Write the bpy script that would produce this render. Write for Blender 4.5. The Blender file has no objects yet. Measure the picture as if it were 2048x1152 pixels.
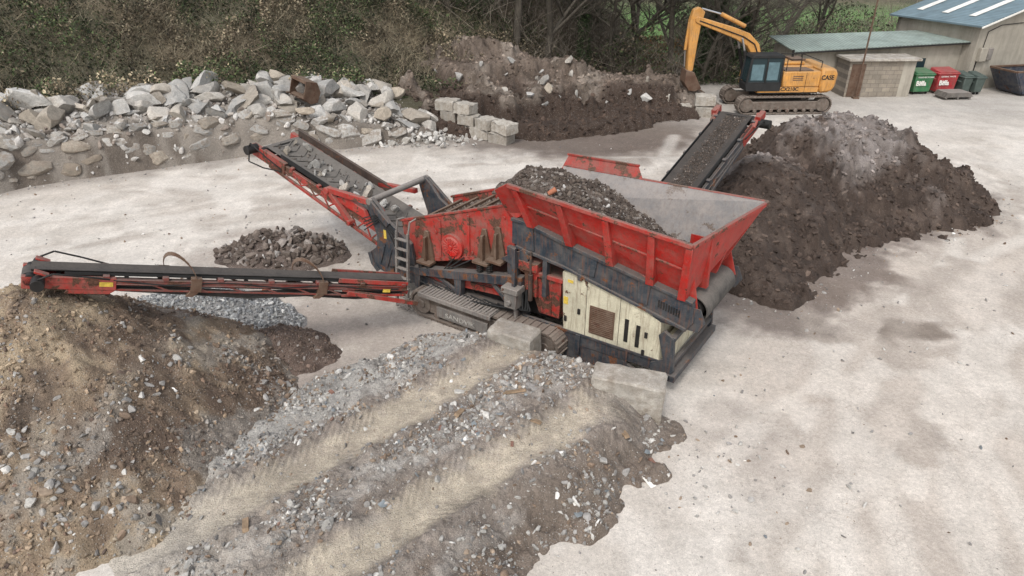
import bpy, bmesh, math, random
import numpy as np
from mathutils import Vector, Matrix
rnd=random.Random(7); rng=np.random.default_rng(7)
S=bpy.context.scene; COLL=S.collection
S.view_settings.view_transform='Standard'; S.view_settings.look='None'
S.view_settings.exposure=0; S.view_settings.gamma=1
R_=math.radians
# ------------------------------------------------------------------ noise
_T=np.random.default_rng(3).random((8,256,256))
def vn(x,y,k=0):
    x=np.asarray(x,float)+k*37.37; y=np.asarray(y,float)+k*11.91
    xi=np.floor(x).astype(np.int64); yi=np.floor(y).astype(np.int64); fx=x-xi; fy=y-yi
    fx=fx*fx*(3-2*fx); fy=fy*fy*(3-2*fy); t=_T[k%8]
    a=t[xi&255,yi&255]; b=t[(xi+1)&255,yi&255]; c=t[xi&255,(yi+1)&255]; d=t[(xi+1)&255,(yi+1)&255]
    return (a*(1-fx)+b*fx)*(1-fy)+(c*(1-fx)+d*fx)*fy
def fbm(x,y,o=4,k=0,g=.5):
    r=0;a=1;s=0
    for i in range(o):
        r=r+a*vn(x*2**i,y*2**i,k+i); s+=a; a*=g
    return r/s
def ss(a,b,x):
    t=np.clip((np.asarray(x,float)-a)/(b-a),0,1); return t*t*(3-2*t)
def mixc(c1,c2,t):
    return c1*(1-t[...,None])+np.asarray(c2)*t[...,None]
# ------------------------------------------------------------------ objects
def mk(name,mesh,mats=(),parent=None,kind=None,label=None,category=None,group=None):
    o=bpy.data.objects.new(name,mesh); COLL.objects.link(o)
    for m in mats:
        if mesh is not None: mesh.materials.append(m)
    if parent: o.parent=parent
    if kind: o["kind"]=kind
    if label: o["label"]=label
    if category: o["category"]=category
    if group: o["group"]=group
    return o
def thing(name,loc,rz,label,category,group=None):
    o=mk(name,None,label=label,category=category,group=group)
    o.location=loc; o.rotation_euler=(0,0,rz); o.empty_display_size=.3
    return o
def npmesh(name,V,F,col=None,smooth=False):
    m=bpy.data.meshes.new(name); k=F.shape[1]
    m.vertices.add(len(V)); m.vertices.foreach_set('co',np.ascontiguousarray(V,dtype=np.float32).ravel())
    m.loops.add(F.size); m.loops.foreach_set('vertex_index',np.ascontiguousarray(F,dtype=np.int32).ravel())
    m.polygons.add(len(F)); m.polygons.foreach_set('loop_start',(np.arange(len(F))*k).astype(np.int32))
    m.polygons.foreach_set('use_smooth',np.full(len(F),smooth,dtype=bool))
    m.update(calc_edges=True)
    if col is not None:
        a=m.color_attributes.new('Col','FLOAT_COLOR','POINT')
        c=np.ones((len(V),4),dtype=np.float32); c[:,:col.shape[1]]=col
        a.data.foreach_set('color',c.ravel())
    return m
def grid(name,xs,ys,zf,cf,cut=None,smooth=True):
    X,Y=np.meshgrid(xs,ys,indexing='ij'); Z=zf(X,Y); C=cf(X,Y,Z)
    n,m=X.shape; I=np.arange(n*m).reshape(n,m)
    F=np.stack([I[:-1,:-1],I[1:,:-1],I[1:,1:],I[:-1,1:]],-1).reshape(-1,4)
    V=np.stack([X,Y,Z],-1).reshape(-1,3); C=C.reshape(-1,C.shape[-1])
    if cut is not None:
        F=F[(V[F,2]>cut).any(1)]
        used=np.unique(F); mp=np.full(len(V),-1); mp[used]=np.arange(len(used))
        V=V[used]; C=C[used]; F=mp[F]
    return npmesh(name,V,F,C,smooth)
# ------------------------------------------------------------------ shader helpers
class NT:
    def __init__(s,name):
        s.m=bpy.data.materials.new(name); s.m.use_nodes=True; s.t=s.m.node_tree
        s.b=s.t.nodes['Principled BSDF']; s.tc=s.t.nodes.new('ShaderNodeTexCoord')
        s.b.inputs['Specular IOR Level'].default_value=.3
    def n(s,t,**k):
        x=s.t.nodes.new(t)
        for a,v in k.items(): setattr(x,a,v)
        return x
    def l(s,a,b): s.t.links.new(a,b)
    def setin(s,sock,v):
        if hasattr(v,'is_linked') or hasattr(v,'links'): s.l(v,sock)
        else: sock.default_value=v
    def noise(s,scale,detail=5,rough=.6,vec=None,out='Fac',dist=0):
        x=s.n('ShaderNodeTexNoise'); x.inputs['Scale'].default_value=scale; x.inputs['Detail'].default_value=detail
        x.inputs['Roughness'].default_value=rough; x.inputs['Distortion'].default_value=dist
        s.l(vec if vec is not None else s.tc.outputs['Object'],x.inputs['Vector']); return x.outputs[out]
    def voro(s,scale,vec=None,feature='F1',out='Distance'):
        x=s.n('ShaderNodeTexVoronoi',feature=feature); x.inputs['Scale'].default_value=scale
        s.l(vec if vec is not None else s.tc.outputs['Object'],x.inputs['Vector']); return x.outputs[out]
    def mapv(s,scale=(1,1,1),rot=(0,0,0)):
        x=s.n('ShaderNodeMapping'); x.inputs['Scale'].default_value=scale; x.inputs['Rotation'].default_value=rot
        s.l(s.tc.outputs['Object'],x.inputs['Vector']); return x.outputs[0]
    def mr(s,v,a,b,c=0,d=1):
        x=s.n('ShaderNodeMapRange'); s.l(v,x.inputs[0])
        for i,q in enumerate((a,b,c,d)): x.inputs[i+1].default_value=q
        return x.outputs[0]
    def mth(s,op,a,b=0):
        x=s.n('ShaderNodeMath',operation=op); s.setin(x.inputs[0],a); s.setin(x.inputs[1],b); return x.outputs[0]
    def mix(s,f,a,b,bt='MIX'):
        x=s.n('ShaderNodeMix',data_type='RGBA',blend_type=bt)
        s.setin(x.inputs[0],f); s.setin(x.inputs[6],a if not isinstance(a,tuple) else (*a,1)[:4]); s.setin(x.inputs[7],b if not isinstance(b,tuple) else (*b,1)[:4])
        return x.outputs[2]
    def scale(s,c,v):
        x=s.n('ShaderNodeVectorMath',operation='SCALE'); s.setin(x.inputs[0],c if not isinstance(c,tuple) else c[:3]); s.l(v,x.inputs[3]); return x.outputs[0]
    def bump(s,h,st=.5,d=.02,prev=None):
        x=s.n('ShaderNodeBump'); x.inputs['Strength'].default_value=st; x.inputs['Distance'].default_value=d; s.l(h,x.inputs['Height'])
        if prev is not None: s.l(prev,x.inputs['Normal'])
        return x.outputs[0]
    def fin(s,col,rough=.9,nrm=None,metal=0):
        s.setin(s.b.inputs['Base Color'],col if not isinstance(col,tuple) else (*col,1)[:4]); s.setin(s.b.inputs['Roughness'],rough)
        s.setin(s.b.inputs['Metallic'],metal)
        if nrm is not None: s.l(nrm,s.b.inputs['Normal'])
        return s.m
def attr(s): 
    a=s.n('ShaderNodeVertexColor'); a.layer_name='Col'; return a
def soil_mat(name,lo=.75,hi=1.25,big=1.2,fine=45,bst=.8,bd=.03):
    s=NT(name); a=attr(s)
    n1=s.noise(big,6,.65); n2=s.noise(fine,4,.7)
    c=s.scale(a.outputs['Color'],s.mr(n1,.3,.7,lo,hi)); c=s.scale(c,s.mr(n2,.3,.7,.66,1.34))
    v=s.voro(38); vc=s.voro(38,out='Color')
    sp=s.n('ShaderNodeSeparateColor'); s.l(vc,sp.inputs[0])
    pm=s.mth('MULTIPLY',s.mr(v,.25,.4,1,0),s.mr(sp.outputs[0],.80,.84,0,1))
    c=s.mix(s.mth('MULTIPLY',s.mth('MULTIPLY',pm,.7),a.outputs['Alpha']),c,s.scale((.45,.42,.38),s.mr(sp.outputs[1],0,1,.5,1.2)))
    h=s.mth('ADD',n2,s.mth('MULTIPLY',s.mr(v,0,.5,1,0),.5))
    b=s.bump(h,bst,bd); b=s.bump(s.noise(12,5,.6),.6,.05,b)
    return s.fin(c,.95,b)
def rock_mat(name,fine=18):
    s=NT(name); a=attr(s); n=s.noise(fine,6,.7); n2=s.noise(2.5,4,.6)
    c=s.scale(a.outputs['Color'],s.mr(n,.3,.7,.7,1.3)); c=s.scale(c,s.mr(n2,.3,.7,.8,1.2))
    return s.fin(c,.92,s.bump(n,.5,.02))
def boulder_mat(name,stain=.55,lo=.48):
    s=NT(name); oi=s.n('ShaderNodeObjectInfo'); n=s.noise(2.4,8,.7); n2=s.noise(16,5,.7)
    c=s.mix(s.mr(oi.outputs['Random'],.45,1),(.46,.445,.42),(.37,.315,.25))
    c=s.scale(c,s.mr(n,.3,.7,.6,1.3)); c=s.scale(c,s.mr(n2,.3,.7,.75,1.2))
    m=s.n('ShaderNodeMapRange'); s.l(s.mth('FRACT',s.mth('MULTIPLY',oi.outputs['Random'],7.13)),m.inputs[0]); m.inputs[3].default_value=.68; m.inputs[4].default_value=1.25
    c=s.scale(c,m.outputs[0])
    st=s.mr(s.noise(2.2,6,.7),lo,lo+.2,0,stain); c=s.mix(st,c,(.21,.17,.135))
    return s.fin(c,.9,s.bump(n,.7,.06,s.bump(n2,.6,.02)))
def paint(name,col,wear=.45,dust=.5,rust=(.09,.045,.03),rough=.5,grime=.35,dcol=(.30,.26,.22)):
    s=NT(name); g=s.n('ShaderNodeNewGeometry'); sx=s.n('ShaderNodeSeparateXYZ'); s.l(g.outputs['Normal'],sx.inputs[0])
    n1=s.noise(2.4,10,.72); n2=s.noise(1.1,5,.6); n3=s.noise(30,3,.6)
    c=s.scale(col,s.mr(n2,.3,.7,.70,1.15)); c=s.scale(c,s.mr(n3,.3,.7,.86,1.08))
    gr=s.mth('MULTIPLY',s.mr(s.noise(3.5,9,.75),.40,.68),grime); c=s.mix(gr,c,dcol)
    streak=s.noise(7,6,.65,vec=s.mapv((3,3,.3)))
    c=s.mix(s.mr(streak,.50,.72,0,.6),c,(rust[0]*1.3,rust[1]*1.3,rust[2]*1.3))
    th=.70-.20*wear
    chip=s.mr(n1,th,th+.02); c=s.mix(chip,c,s.scale(rust,s.mr(n3,.3,.7,.6,1.6)))
    sc=s.mr(s.noise(40,3,.7,vec=s.mapv((.3,1,1))),.66,.70,0,.6); c=s.mix(s.mth('MULTIPLY',sc,wear),c,(.25,.2,.17))
    up=s.mr(sx.outputs[2],.3,.8); du=s.mth('MULTIPLY',s.mth('MULTIPLY',up,s.mr(n3,.3,.6,.6,1)),dust); c=s.mix(du,c,dcol)
    r=s.mr(s.mth('MAXIMUM',chip,s.mth('MAXIMUM',du,gr)),0,1,rough,.95)
    return s.fin(c,r,s.bump(n1,.15,.01,s.bump(n3,.2,.004)))
def plain(name,col,rough=.7,var=.25,scale=4,metal=0,bst=.25):
    s=NT(name); n=s.noise(scale,6,.65)
    return s.fin(s.scale(col,s.mr(n,.3,.7,1-var,1+var)),rough,s.bump(n,bst,.01),metal)
# ------------------------------------------------------------------ materials
M={}
M['red']=paint('worn_red_paint',(.43,.018,.013),.52,.6,grime=.45,dcol=(.22,.165,.135))
M['redworn']=paint('rusty_red_paint',(.37,.026,.019),.9,.65,grime=.6,dcol=(.18,.14,.115))
M['frame']=paint('grimy_red_frame',(.22,.03,.022),.8,.7,grime=.8,dcol=(.15,.125,.11))
M['blue']=paint('worn_slate_paint',(.024,.034,.046),.58,.6,rust=(.13,.055,.028),grime=.4,dcol=(.19,.165,.145))
M['cream']=paint('worn_cream_paint',(.58,.54,.41),.42,.45,grime=.4,dcol=(.33,.28,.2))
M['grey']=paint('dusty_grey_steel',(.16,.15,.14),.3,.5,grime=.7,dcol=(.30,.265,.235))
M['lining']=paint('scoured_hopper_steel',(.20,.19,.188),.55,.5,grime=.9,dcol=(.29,.255,.23),rust=(.11,.085,.07))
M['rust']=paint('brown_rusty_steel',(.10,.055,.035),.5,.45,grime=.5,dcol=(.22,.17,.13))
M['darkrust']=paint('dark_rusty_steel',(.045,.032,.028),.5,.35,grime=.4,dcol=(.14,.11,.09),rust=(.11,.05,.03))
M['dark']=plain('dark_greasy_steel',(.018,.016,.015),.6,.5)
M['belt']=paint('dusty_rubber_belt',(.05,.047,.045),.1,.6,rust=(.05,.045,.04),rough=.8,grime=.6,dcol=(.19,.17,.15))
M['darkbelt']=paint('dark_rubber_belt',(.03,.029,.028),.1,.5,rust=(.04,.035,.03),rough=.8,grime=.6,dcol=(.11,.095,.085))
M['blackbelt']=paint('soil_coated_belt',(.018,.018,.018),.1,.5,rust=(.03,.025,.02),rough=.8,grime=.5,dcol=(.09,.075,.065))
M['track']=paint('muddy_track_steel',(.10,.08,.065),.4,.8,grime=.8,dcol=(.24,.20,.17))
M['sticker']=plain('yellow_sticker',(.60,.42,.07),.5,.3,scale=20)
M['white']=plain('off_white_paint',(.7,.68,.63),.5,.15)
M['fade']=plain('faded_lettering',(.36,.34,.31),.7,.4,scale=12)
M['orange']=paint('orange_machine_paint',(.60,.285,.065),.32,.4,grime=.42,dcol=(.33,.24,.15))
M['glass']=NT('dark_cab_glass').fin((.02,.035,.04),.08)
M['silver']=plain('chrome_rod',(.5,.5,.5),.3,.1,metal=.9)
M['black']=plain('black_rubber',(.02,.02,.02),.7,.3)
M['navy']=paint('navy_skip_paint',(.02,.035,.06),.5,.4)
M['green']=paint('green_bin_paint',(.02,.17,.065),.15,.2,grime=.3)
M['binred']=paint('red_bin_paint',(.38,.02,.03),.15,.2,grime=.3)
M['bingreen']=plain('dark_grey_green_plastic',(.07,.09,.08),.5,.2)
M['clay']=plain('fired_clay',(.36,.14,.08),.8)
M['brickred']=plain('weathered_red_brick',(.22,.12,.09),.9,.4,scale=14)
M['wood']=plain('weathered_timber',(.24,.17,.11),.9,.4,scale=9)
M['slate']=plain('slate_fragment',(.20,.22,.23),.7,.3,scale=9)
s=NT('cast_concrete'); oi=s.n('ShaderNodeObjectInfo'); n=s.noise(2,8,.7); n2=s.noise(35,4,.7)
c=s.scale(s.scale(s.scale((.46,.425,.375),s.mr(n,.3,.7,.6,1.25)),s.mr(n2,.3,.7,.8,1.2)),s.mr(oi.outputs['Random'],0,1,.72,1.08))
M['concrete']=s.fin(s.mix(s.mr(s.noise(2.4,8,.78),.44,.64,0,.85),c,(.19,.155,.12)),.93,s.bump(n,.7,.06,s.bump(n2,.6,.01)))
s=NT('render_wall'); n=s.noise(.6,7,.7); st=s.noise(1.2,6,.7,vec=s.mapv((3,3,.4)))
M['wall']=s.fin(s.mix(s.mr(st,.45,.75,0,.5),s.scale((.34,.31,.26),s.mr(n,.3,.7,.75,1.2)),(.15,.13,.105)),.92,s.bump(s.noise(30,4,.6),.3,.01))
s=NT('block_wall'); br=s.n('ShaderNodeTexBrick'); mp=s.n('ShaderNodeMapping'); mp.inputs['Rotation'].default_value=(R_(90),0,0); s.l(s.tc.outputs['Object'],mp.inputs[0]); s.l(mp.outputs[0],br.inputs['Vector'])
br.inputs['Scale'].default_value=1; br.inputs['Brick Width'].default_value=.44; br.inputs['Row Height'].default_value=.22; br.inputs['Mortar Size'].default_value=.012
br.inputs['Color1'].default_value=(.29,.25,.20,1); br.inputs['Color2'].default_value=(.23,.20,.165,1); br.inputs['Mortar'].default_value=(.16,.14,.12,1)
M['block']=s.fin(s.scale(br.outputs['Color'],s.mr(s.noise(1.5,7,.7),.3,.7,.7,1.2)),.92,s.bump(br.outputs['Fac'],-.4,.01))
def roofmat(name,col,rust=.3,sc=1.6):
    s=NT(name); w=s.n('ShaderNodeTexWave',wave_type='BANDS',bands_direction='X'); w.inputs['Scale'].default_value=sc
    s.l(s.tc.outputs['Object'],w.inputs['Vector']); n=s.noise(1,7,.7); st=s.noise(2,5,.6,vec=s.mapv((3,.3,1)))
    c=s.scale(col,s.mr(n,.3,.7,.75,1.2)); c=s.mix(s.mr(st,.5,.75,0,rust),c,(.15,.125,.09)); c=s.scale(c,s.mr(w.outputs['Fac'],0,1,.8,1.08))
    return s.fin(c,.75,s.bump(w.outputs['Fac'],.6,.03))
M['roofgreen']=roofmat('green_corrugated_sheet',(.26,.31,.28))
M['roofblue']=roofmat('grey_blue_corrugated_sheet',(.15,.21,.24),rust=.15)
M['soil']=soil_mat('loose_soil')
M['rock']=rock_mat('broken_stone')
M['boulder']=boulder_mat('quarried_boulder')
M['wallstone']=boulder_mat('dirty_wall_stone',.9,.42)
s=NT('leaf_litter'); a=attr(s); M['leaf']=s.fin(a.outputs['Color'],.8)
s=NT('bark'); n=s.noise(12,6,.7,vec=s.mapv((1,1,.2))); M['bark']=s.fin(s.scale((.10,.087,.07),s.mr(n,.3,.7,.5,1.4)),.95,s.bump(n,.6,.03))
# ------------------------------------------------------------------ rocks
def ico(sub):
    bm=bmesh.new(); bmesh.ops.create_icosphere(bm,subdivisions=sub,radius=1); V=np.array([v.co[:] for v in bm.verts]); F=np.array([[v.index for v in f.verts] for f in bm.faces]); bm.free(); return V,F
I1,I2,I3=ico(1),ico(2),ico(4)
def chisel(V,planes,r,lo=.45,hi=.9):
    V=V.copy()
    for _ in range(planes):
        n=r.normal(size=3); n/=np.linalg.norm(n); d=r.uniform(lo,hi); e=np.maximum(0,V@n-d); V-=e[:,None]*n
    return V
r0=np.random.default_rng(11)
SM=[(chisel(I1[0],5,r0,.4,.8)) for _ in range(14)]
MD=[(chisel(I2[0],9,r0,.35,.75)) for _ in range(14)]
def randrot(n,r=rng):
    q=r.normal(size=(n,4)); q/=np.linalg.norm(q,axis=1)[:,None]; w,x,y,z=q.T
    return np.stack([1-2*(y*y+z*z),2*(x*y-z*w),2*(x*z+y*w),2*(x*y+z*w),1-2*(x*x+z*z),2*(y*z-x*w),2*(x*z-y*w),2*(y*z+x*w),1-2*(x*x+y*y)],-1).reshape(n,3,3)
def scatter(name,P,size,col,label=None,lod='s',kind='stuff',category=None,parent=None,squash=.55,mat='rock'):
    sh,F0=(SM,I1[1]) if lod=='s' else (MD,I2[1]); sh=np.array(sh); n=len(P)
    k=rng.integers(0,len(sh),n); V=sh[k]; sc=np.stack([rng.uniform(.7,1.4,n),rng.uniform(.5,1,n),rng.uniform(squash*.6,squash*1.4,n)],-1)
    V=V*sc[:,None,:]*size[:,None,None]; V=np.einsum('nij,nvj->nvi',randrot(n),V)+P[:,None,:]
    nv=V.shape[1]; F=(F0[None]+(np.arange(n)*nv)[:,None,None]).reshape(-1,3)
    C=np.repeat(col,nv,axis=0)
    m=npmesh(name,V.reshape(-1,3),F,C,False)
    return mk(name,m,[M[mat]],kind=kind,label=label,category=category,parent=parent)
def pal(n,cols,w=None,var=.25):
    cols=np.array(cols); w=None if w is None else np.array(w)/sum(w)
    c=cols[rng.choice(len(cols),n,p=w)]; return np.clip(c*rng.uniform(1-var,1+var,(n,1)),0,.8)
def powsize(n,a,b,e=2.5):
    u=rng.random(n); return a+(b-a)*u**e
GREYS=[(.34,.325,.30),(.27,.255,.24),(.19,.18,.17),(.46,.44,.41),(.28,.215,.16),(.18,.13,.095),(.60,.58,.55),(.22,.14,.11),(.19,.205,.215)]
GW=[6,5,3.5,2.3,3,2,.4,.10,.4]
# ------------------------------------------------------------------ mesh builder
class MB:
    def __init__(s,xf=None): s.v=[];s.f=[];s.m=[];s.xf=xf or (lambda p:p)
    def add(s,vs,fs,mi=0):
        b=len(s.v); s.v+=[tuple(s.xf(p)) for p in vs]; s.f+=[[b+i for i in f] for f in fs]; s.m+=[mi]*len(fs)
    HF=[(0,1,2,3),(4,7,6,5),(0,4,5,1),(1,5,6,2),(2,6,7,3),(3,7,4,0)]
    def hexa(s,p,mi=0): s.add(p,s.HF,mi)
    def box(s,a,b,mi=0):
        x0,y0,z0=a;x1,y1,z1=b
        s.hexa([(x0,y0,z0),(x1,y0,z0),(x1,y1,z0),(x0,y1,z0),(x0,y0,z1),(x1,y0,z1),(x1,y1,z1),(x0,y1,z1)],mi)
    def prism(s,poly,y0,y1,mi=0):
        n=len(poly); vs=[(x,y0,z) for x,z in poly]+[(x,y1,z) for x,z in poly]
        fs=[list(range(n)),list(range(2*n-1,n-1,-1))]+[[i,(i+1)%n,n+(i+1)%n,n+i] for i in range(n)]
        s.add(vs,fs,mi)
    def plate(s,pts,t,mi=0):
        P=[Vector(p) for p in pts]; nr=(P[1]-P[0]).cross(P[2]-P[0]).normalized()*t; n=len(P)
        vs=[tuple(p) for p in P]+[tuple(p+nr) for p in P]
        s.add(vs,[list(range(n)),list(range(2*n-1,n-1,-1))]+[[i,(i+1)%n,n+(i+1)%n,n+i] for i in range(n)],mi)
    def beam(s,p0,p1,w,h,mi=0,up=(0,0,1)):
        p0=Vector(p0);p1=Vector(p1);d=(p1-p0).normalized();u=Vector(up)
        if abs(d.dot(u))>.98: u=Vector((1,0,0))
        sd=d.cross(u).normalized();u=sd.cross(d).normalized(); a=sd*w/2;b=u*h/2
        s.hexa([tuple(q) for q in (p0-a-b,p0+a-b,p0+a+b,p0-a+b,p1-a-b,p1+a-b,p1+a+b,p1-a+b)],mi)
    def tube(s,p0,p1,r,n=14,mi=0,r2=None):
        p0=Vector(p0);p1=Vector(p1);d=(p1-p0).normalized();u=Vector((0,0,1)) if abs(d.z)<.9 else Vector((1,0,0))
        a=d.cross(u).normalized();b=d.cross(a); r2=r if r2 is None else r2
        vs=[tuple(p0+(a*math.cos(2*math.pi*i/n)+b*math.sin(2*math.pi*i/n))*r) for i in range(n)]+[tuple(p1+(a*math.cos(2*math.pi*i/n)+b*math.sin(2*math.pi*i/n))*r2) for i in range(n)]
        s.add(vs,[list(range(n)),list(range(2*n-1,n-1,-1))]+[[i,(i+1)%n,n+(i+1)%n,n+i] for i in range(n)],mi)
    def path(s,pts,r,n=8,mi=0):
        for a,b in zip(pts,pts[1:]): s.tube(a,b,r,n,mi)
    def build(s,name,mats,parent=None,bevel=.006,**k):
        m=bpy.data.meshes.new(name); m.from_pydata(s.v,[],s.f); m.polygons.foreach_set('material_index',s.m)
        bm=bmesh.new(); bm.from_mesh(m); bmesh.ops.recalc_face_normals(bm,faces=bm.faces); bm.to_mesh(m); bm.free()
        m.polygons.foreach_set('use_smooth',[True]*len(m.polygons)); m.set_sharp_from_angle(angle=R_(32))
        o=mk(name,m,[M[x] if isinstance(x,str) else x for x in mats],parent=parent,**k)
        if bevel:
            b=o.modifiers.new('bevel','BEVEL'); b.width=bevel; b.segments=1; b.limit_method='ANGLE'; b.angle_limit=R_(40)
        return o
def text(body,size,loc,rot,mat,parent,name,ext=.004,sx=1,bold=0):
    c=bpy.data.curves.new(name,'FONT'); c.body=body; c.size=size; c.extrude=ext; c.offset=bold
    t=bpy.data.objects.new('tmp',c); COLL.objects.link(t); bpy.context.view_layer.update()
    me=bpy.data.meshes.new_from_object(t.evaluated_get(bpy.context.evaluated_depsgraph_get())); bpy.data.objects.remove(t)
    me.name=name; me.materials.clear(); o=mk(name,me,[M[mat]],parent=parent); o.location=loc; o.rotation_euler=rot; o.scale=(sx,1,1); return o
def trackloop(mb,x0,x1,y0,y1,z0,z1,mi=0,pitch=.17,th=.05):
    R=(z1-z0)/2; a=x0+R; b=x1-R; st=b-a; P=2*st+2*math.pi*R; n=int(P/pitch); c=(z0+z1)/2; rr=R-th/2
    for i in range(n):
        t=(i+.5)/n*P
        if t<st: p=(a+t,c+rr);d=(1,0)
        elif t<st+math.pi*R: g=(t-st)/R; p=(b+rr*math.sin(g),c+rr*math.cos(g)); d=(math.cos(g),-math.sin(g))
        elif t<2*st+math.pi*R: p=(b-(t-st-math.pi*R),c-rr); d=(-1,0)
        else: g=(t-2*st-math.pi*R)/R; p=(a-rr*math.sin(g),c-rr*math.cos(g)); d=(-math.cos(g),math.sin(g))
        h=pitch*.5; nx,nz=-d[1],d[0]
        poly=[(p[0]-d[0]*h-nx*th/2,p[1]-d[1]*h-nz*th/2),(p[0]+d[0]*h-nx*th/2,p[1]+d[1]*h-nz*th/2),(p[0]+d[0]*h+nx*th/2,p[1]+d[1]*h+nz*th/2),(p[0]-d[0]*h+nx*th/2,p[1]-d[1]*h+nz*th/2)]
        mb.prism(poly,y0,y1,mi)
        q=[(p[0]-d[0]*.018+nx*th/2,p[1]-d[1]*.018+nz*th/2),(p[0]+d[0]*.018+nx*th/2,p[1]+d[1]*.018+nz*th/2),(p[0]+d[0]*.012+nx*(th/2+.03),p[1]+d[1]*.012+nz*(th/2+.03)),(p[0]-d[0]*.012+nx*(th/2+.03),p[1]-d[1]*.012+nz*(th/2+.03))]
        mb.prism(q,y0+.01,y1-.01,mi)
# ------------------------------------------------------------------ machine frame
A0,A1,L0,L1,OX,OY=-.829,.559,.559,.829,2.93,10.76
def M2W(s,l,z): return (OX+s*A0+l*L0, OY+s*A1+l*L1, z)
def W2M(x,y,z): return ((x-OX)*A0+(y-OY)*A1,(x-OX)*L0+(y-OY)*L1,z)
# ------------------------------------------------------------------ terrain functions
def seg_d(x,y,a,b):
    ax,ay=a;bx,by=b; dx,dy=bx-ax,by-ay; t=np.clip(((x-ax)*dx+(y-ay)*dy)/(dx*dx+dy*dy),0,1); return np.hypot(x-ax-t*dx,y-ay-t*dy),t
def RQ(x,y): dx=x-.9; dy=y-10.9; return -.78*dx-.626*dy, .626*dx-.78*dy
def rut(r,q,qc): return q-(qc+.07*np.sin(r*.7+qc))
def tread(r,au):
    ph=(r+au*1.0)/.135; f=ph-np.floor(ph); return ss(.08,.28,f)*ss(.78,.56,f)
def tmask(x,y): return .12+.88*ss(.40,.60,fbm(x*1.6,y*1.6,4,7))
def ramp_z(x,y):
    r,q=RQ(x,y); e=(fbm(x*.9,y*.9,4,1)-.5); e2=(fbm(x*3,y*3,3,7)-.5)
    h=.80*np.clip((8.3-r)/7.9,0,1); qq=q+e*1.2+e2*.45+ss(1.2,-.6,r)*.75
    m=ss(3.35,1.75,qq)*ss(-3.5,-1.3,q+e*.9); 
    h=h*m
    lm=(x-OX)*L0+(y-OY)*L1; m2=ss(-.55,-1.1,lm+e*.3)*ss(-2.2,-1.3,r+.15*np.abs(q-1)); h=h*m2
    rough=(fbm(x*2.6,y*2.6,5,2)-.5)*.26+(fbm(x*13,y*13,3,3)-.5)*.09
    z=h; w=ss(9.3,7,r)*ss(-.9,.2,r); tot=0; tm=tmask(x,y)
    for qc in (-.71,1.43):
        u=rut(r,q,qc); wob=(fbm(x*2.2,y*2.2,3,4)-.5)*.22; au=np.abs(u+wob)
        z=z-.08*np.exp(-(au/.35)**4)*w+.07*np.exp(-((au-.52)/.12)**2)*w*(.1+1.5*fbm(x*3,y*3,4,1)**1.5)
        z=z-.03*np.exp(-((au-.66)/.045)**2)*w*ss(.42,.55,fbm(x*1.2,y*1.2,2,3))
        tot=tot+np.exp(-(au/.40)**6)
        z=z+.013*w*tread(r,np.abs(u))*ss(.66,.56,au)*ss(.14,.24,au)*tm
    for qo in (.35,2.15,-1.5):
        au=np.abs(q-qo-.1*np.sin(r)); z=z+.014*w*tread(r+.07,au)*ss(.30,.26,au)*ss(.04,.08,au)*ss(.48,.56,fbm(x+qo,y,2,6))
    tot=np.clip(tot,0,1)
    z=z+rough*(1-.78*tot)*ss(0,.12,h+.02)
    db=np.hypot((x-2.7)/.9,(y-9.85)/.7); z=z-.14*np.exp(-db**2)*ss(0,.2,h)
    return z-.015-.25*ss(.06,-.0,h)
def ramp_c(x,y,z):
    r,q=RQ(x,y); n=fbm(x*1.6,y*1.6,5,4); n2=fbm(x*5,y*5,4,6)
    c=np.ones(x.shape+(3,))*np.array((.28,.25,.222))
    c=mixc(c,(.37,.345,.315),ss(.45,.65,n)*.8)
    c=mixc(c,(.16,.13,.108),ss(.54,.38,n2)*.65)
    c=mixc(c,(.15,.115,.09),ss(1.9,2.4,q+(n-.5)*1.6)*.85)
    c=mixc(c,(.36,.345,.32),ss(-1.2,-1.9,q+(n-.5))*.8)
    w=ss(9.3,7,r); tm=tmask(x,y)
    for qc in (-.71,1.43):
        u=rut(r,q,qc); au=np.abs(u); tr=tread(r,au)
        c=mixc(c,(.215,.178,.15),ss(.88,.62,au+(n2-.5)*.2)*.75*ss(.2,.4,au))
        c=mixc(c,(.43,.37,.29),ss(.52,.20,au+(n2-.5)*.35)*.92*ss(-.3,.8,r+(n-.5)))
        c=mixc(c,(.29,.24,.195),ss(.52,.66,n2)*ss(.4,.2,au)*.35)
        c=c*(1-.20*(1-tr)*tm*ss(.68,.58,au)*ss(.12,.22,au)*w)[...,None]
    c=mixc(c,(.44,.40,.35),ss(5.2,7.8,r)*.75)
    c=c*(.80+.40*fbm(x*9,y*9,3,2))[...,None]
    return np.concatenate([c,np.ones(x.shape)[...,None]],-1)
def heapL_z(x,y):
    d,t=seg_d(x,y,(-8.0,9.9),(-12.5,9.7)); ang=np.arctan2(y-9.9,x+8.0)
    d=d*(1+.12*(fbm(ang*2.2+3,d*.15,3,1)-.5)*2)
    z=2.95-.76*np.sqrt(d*d+.12)
    lump=fbm(x*1.1,y*1.1,5,2)-.5
    return z+lump*.42+(fbm(x*3.2,y*3.2,3,6)-.5)*.16+(fbm(x*9,y*9,4,4)-.5)*.14
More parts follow.
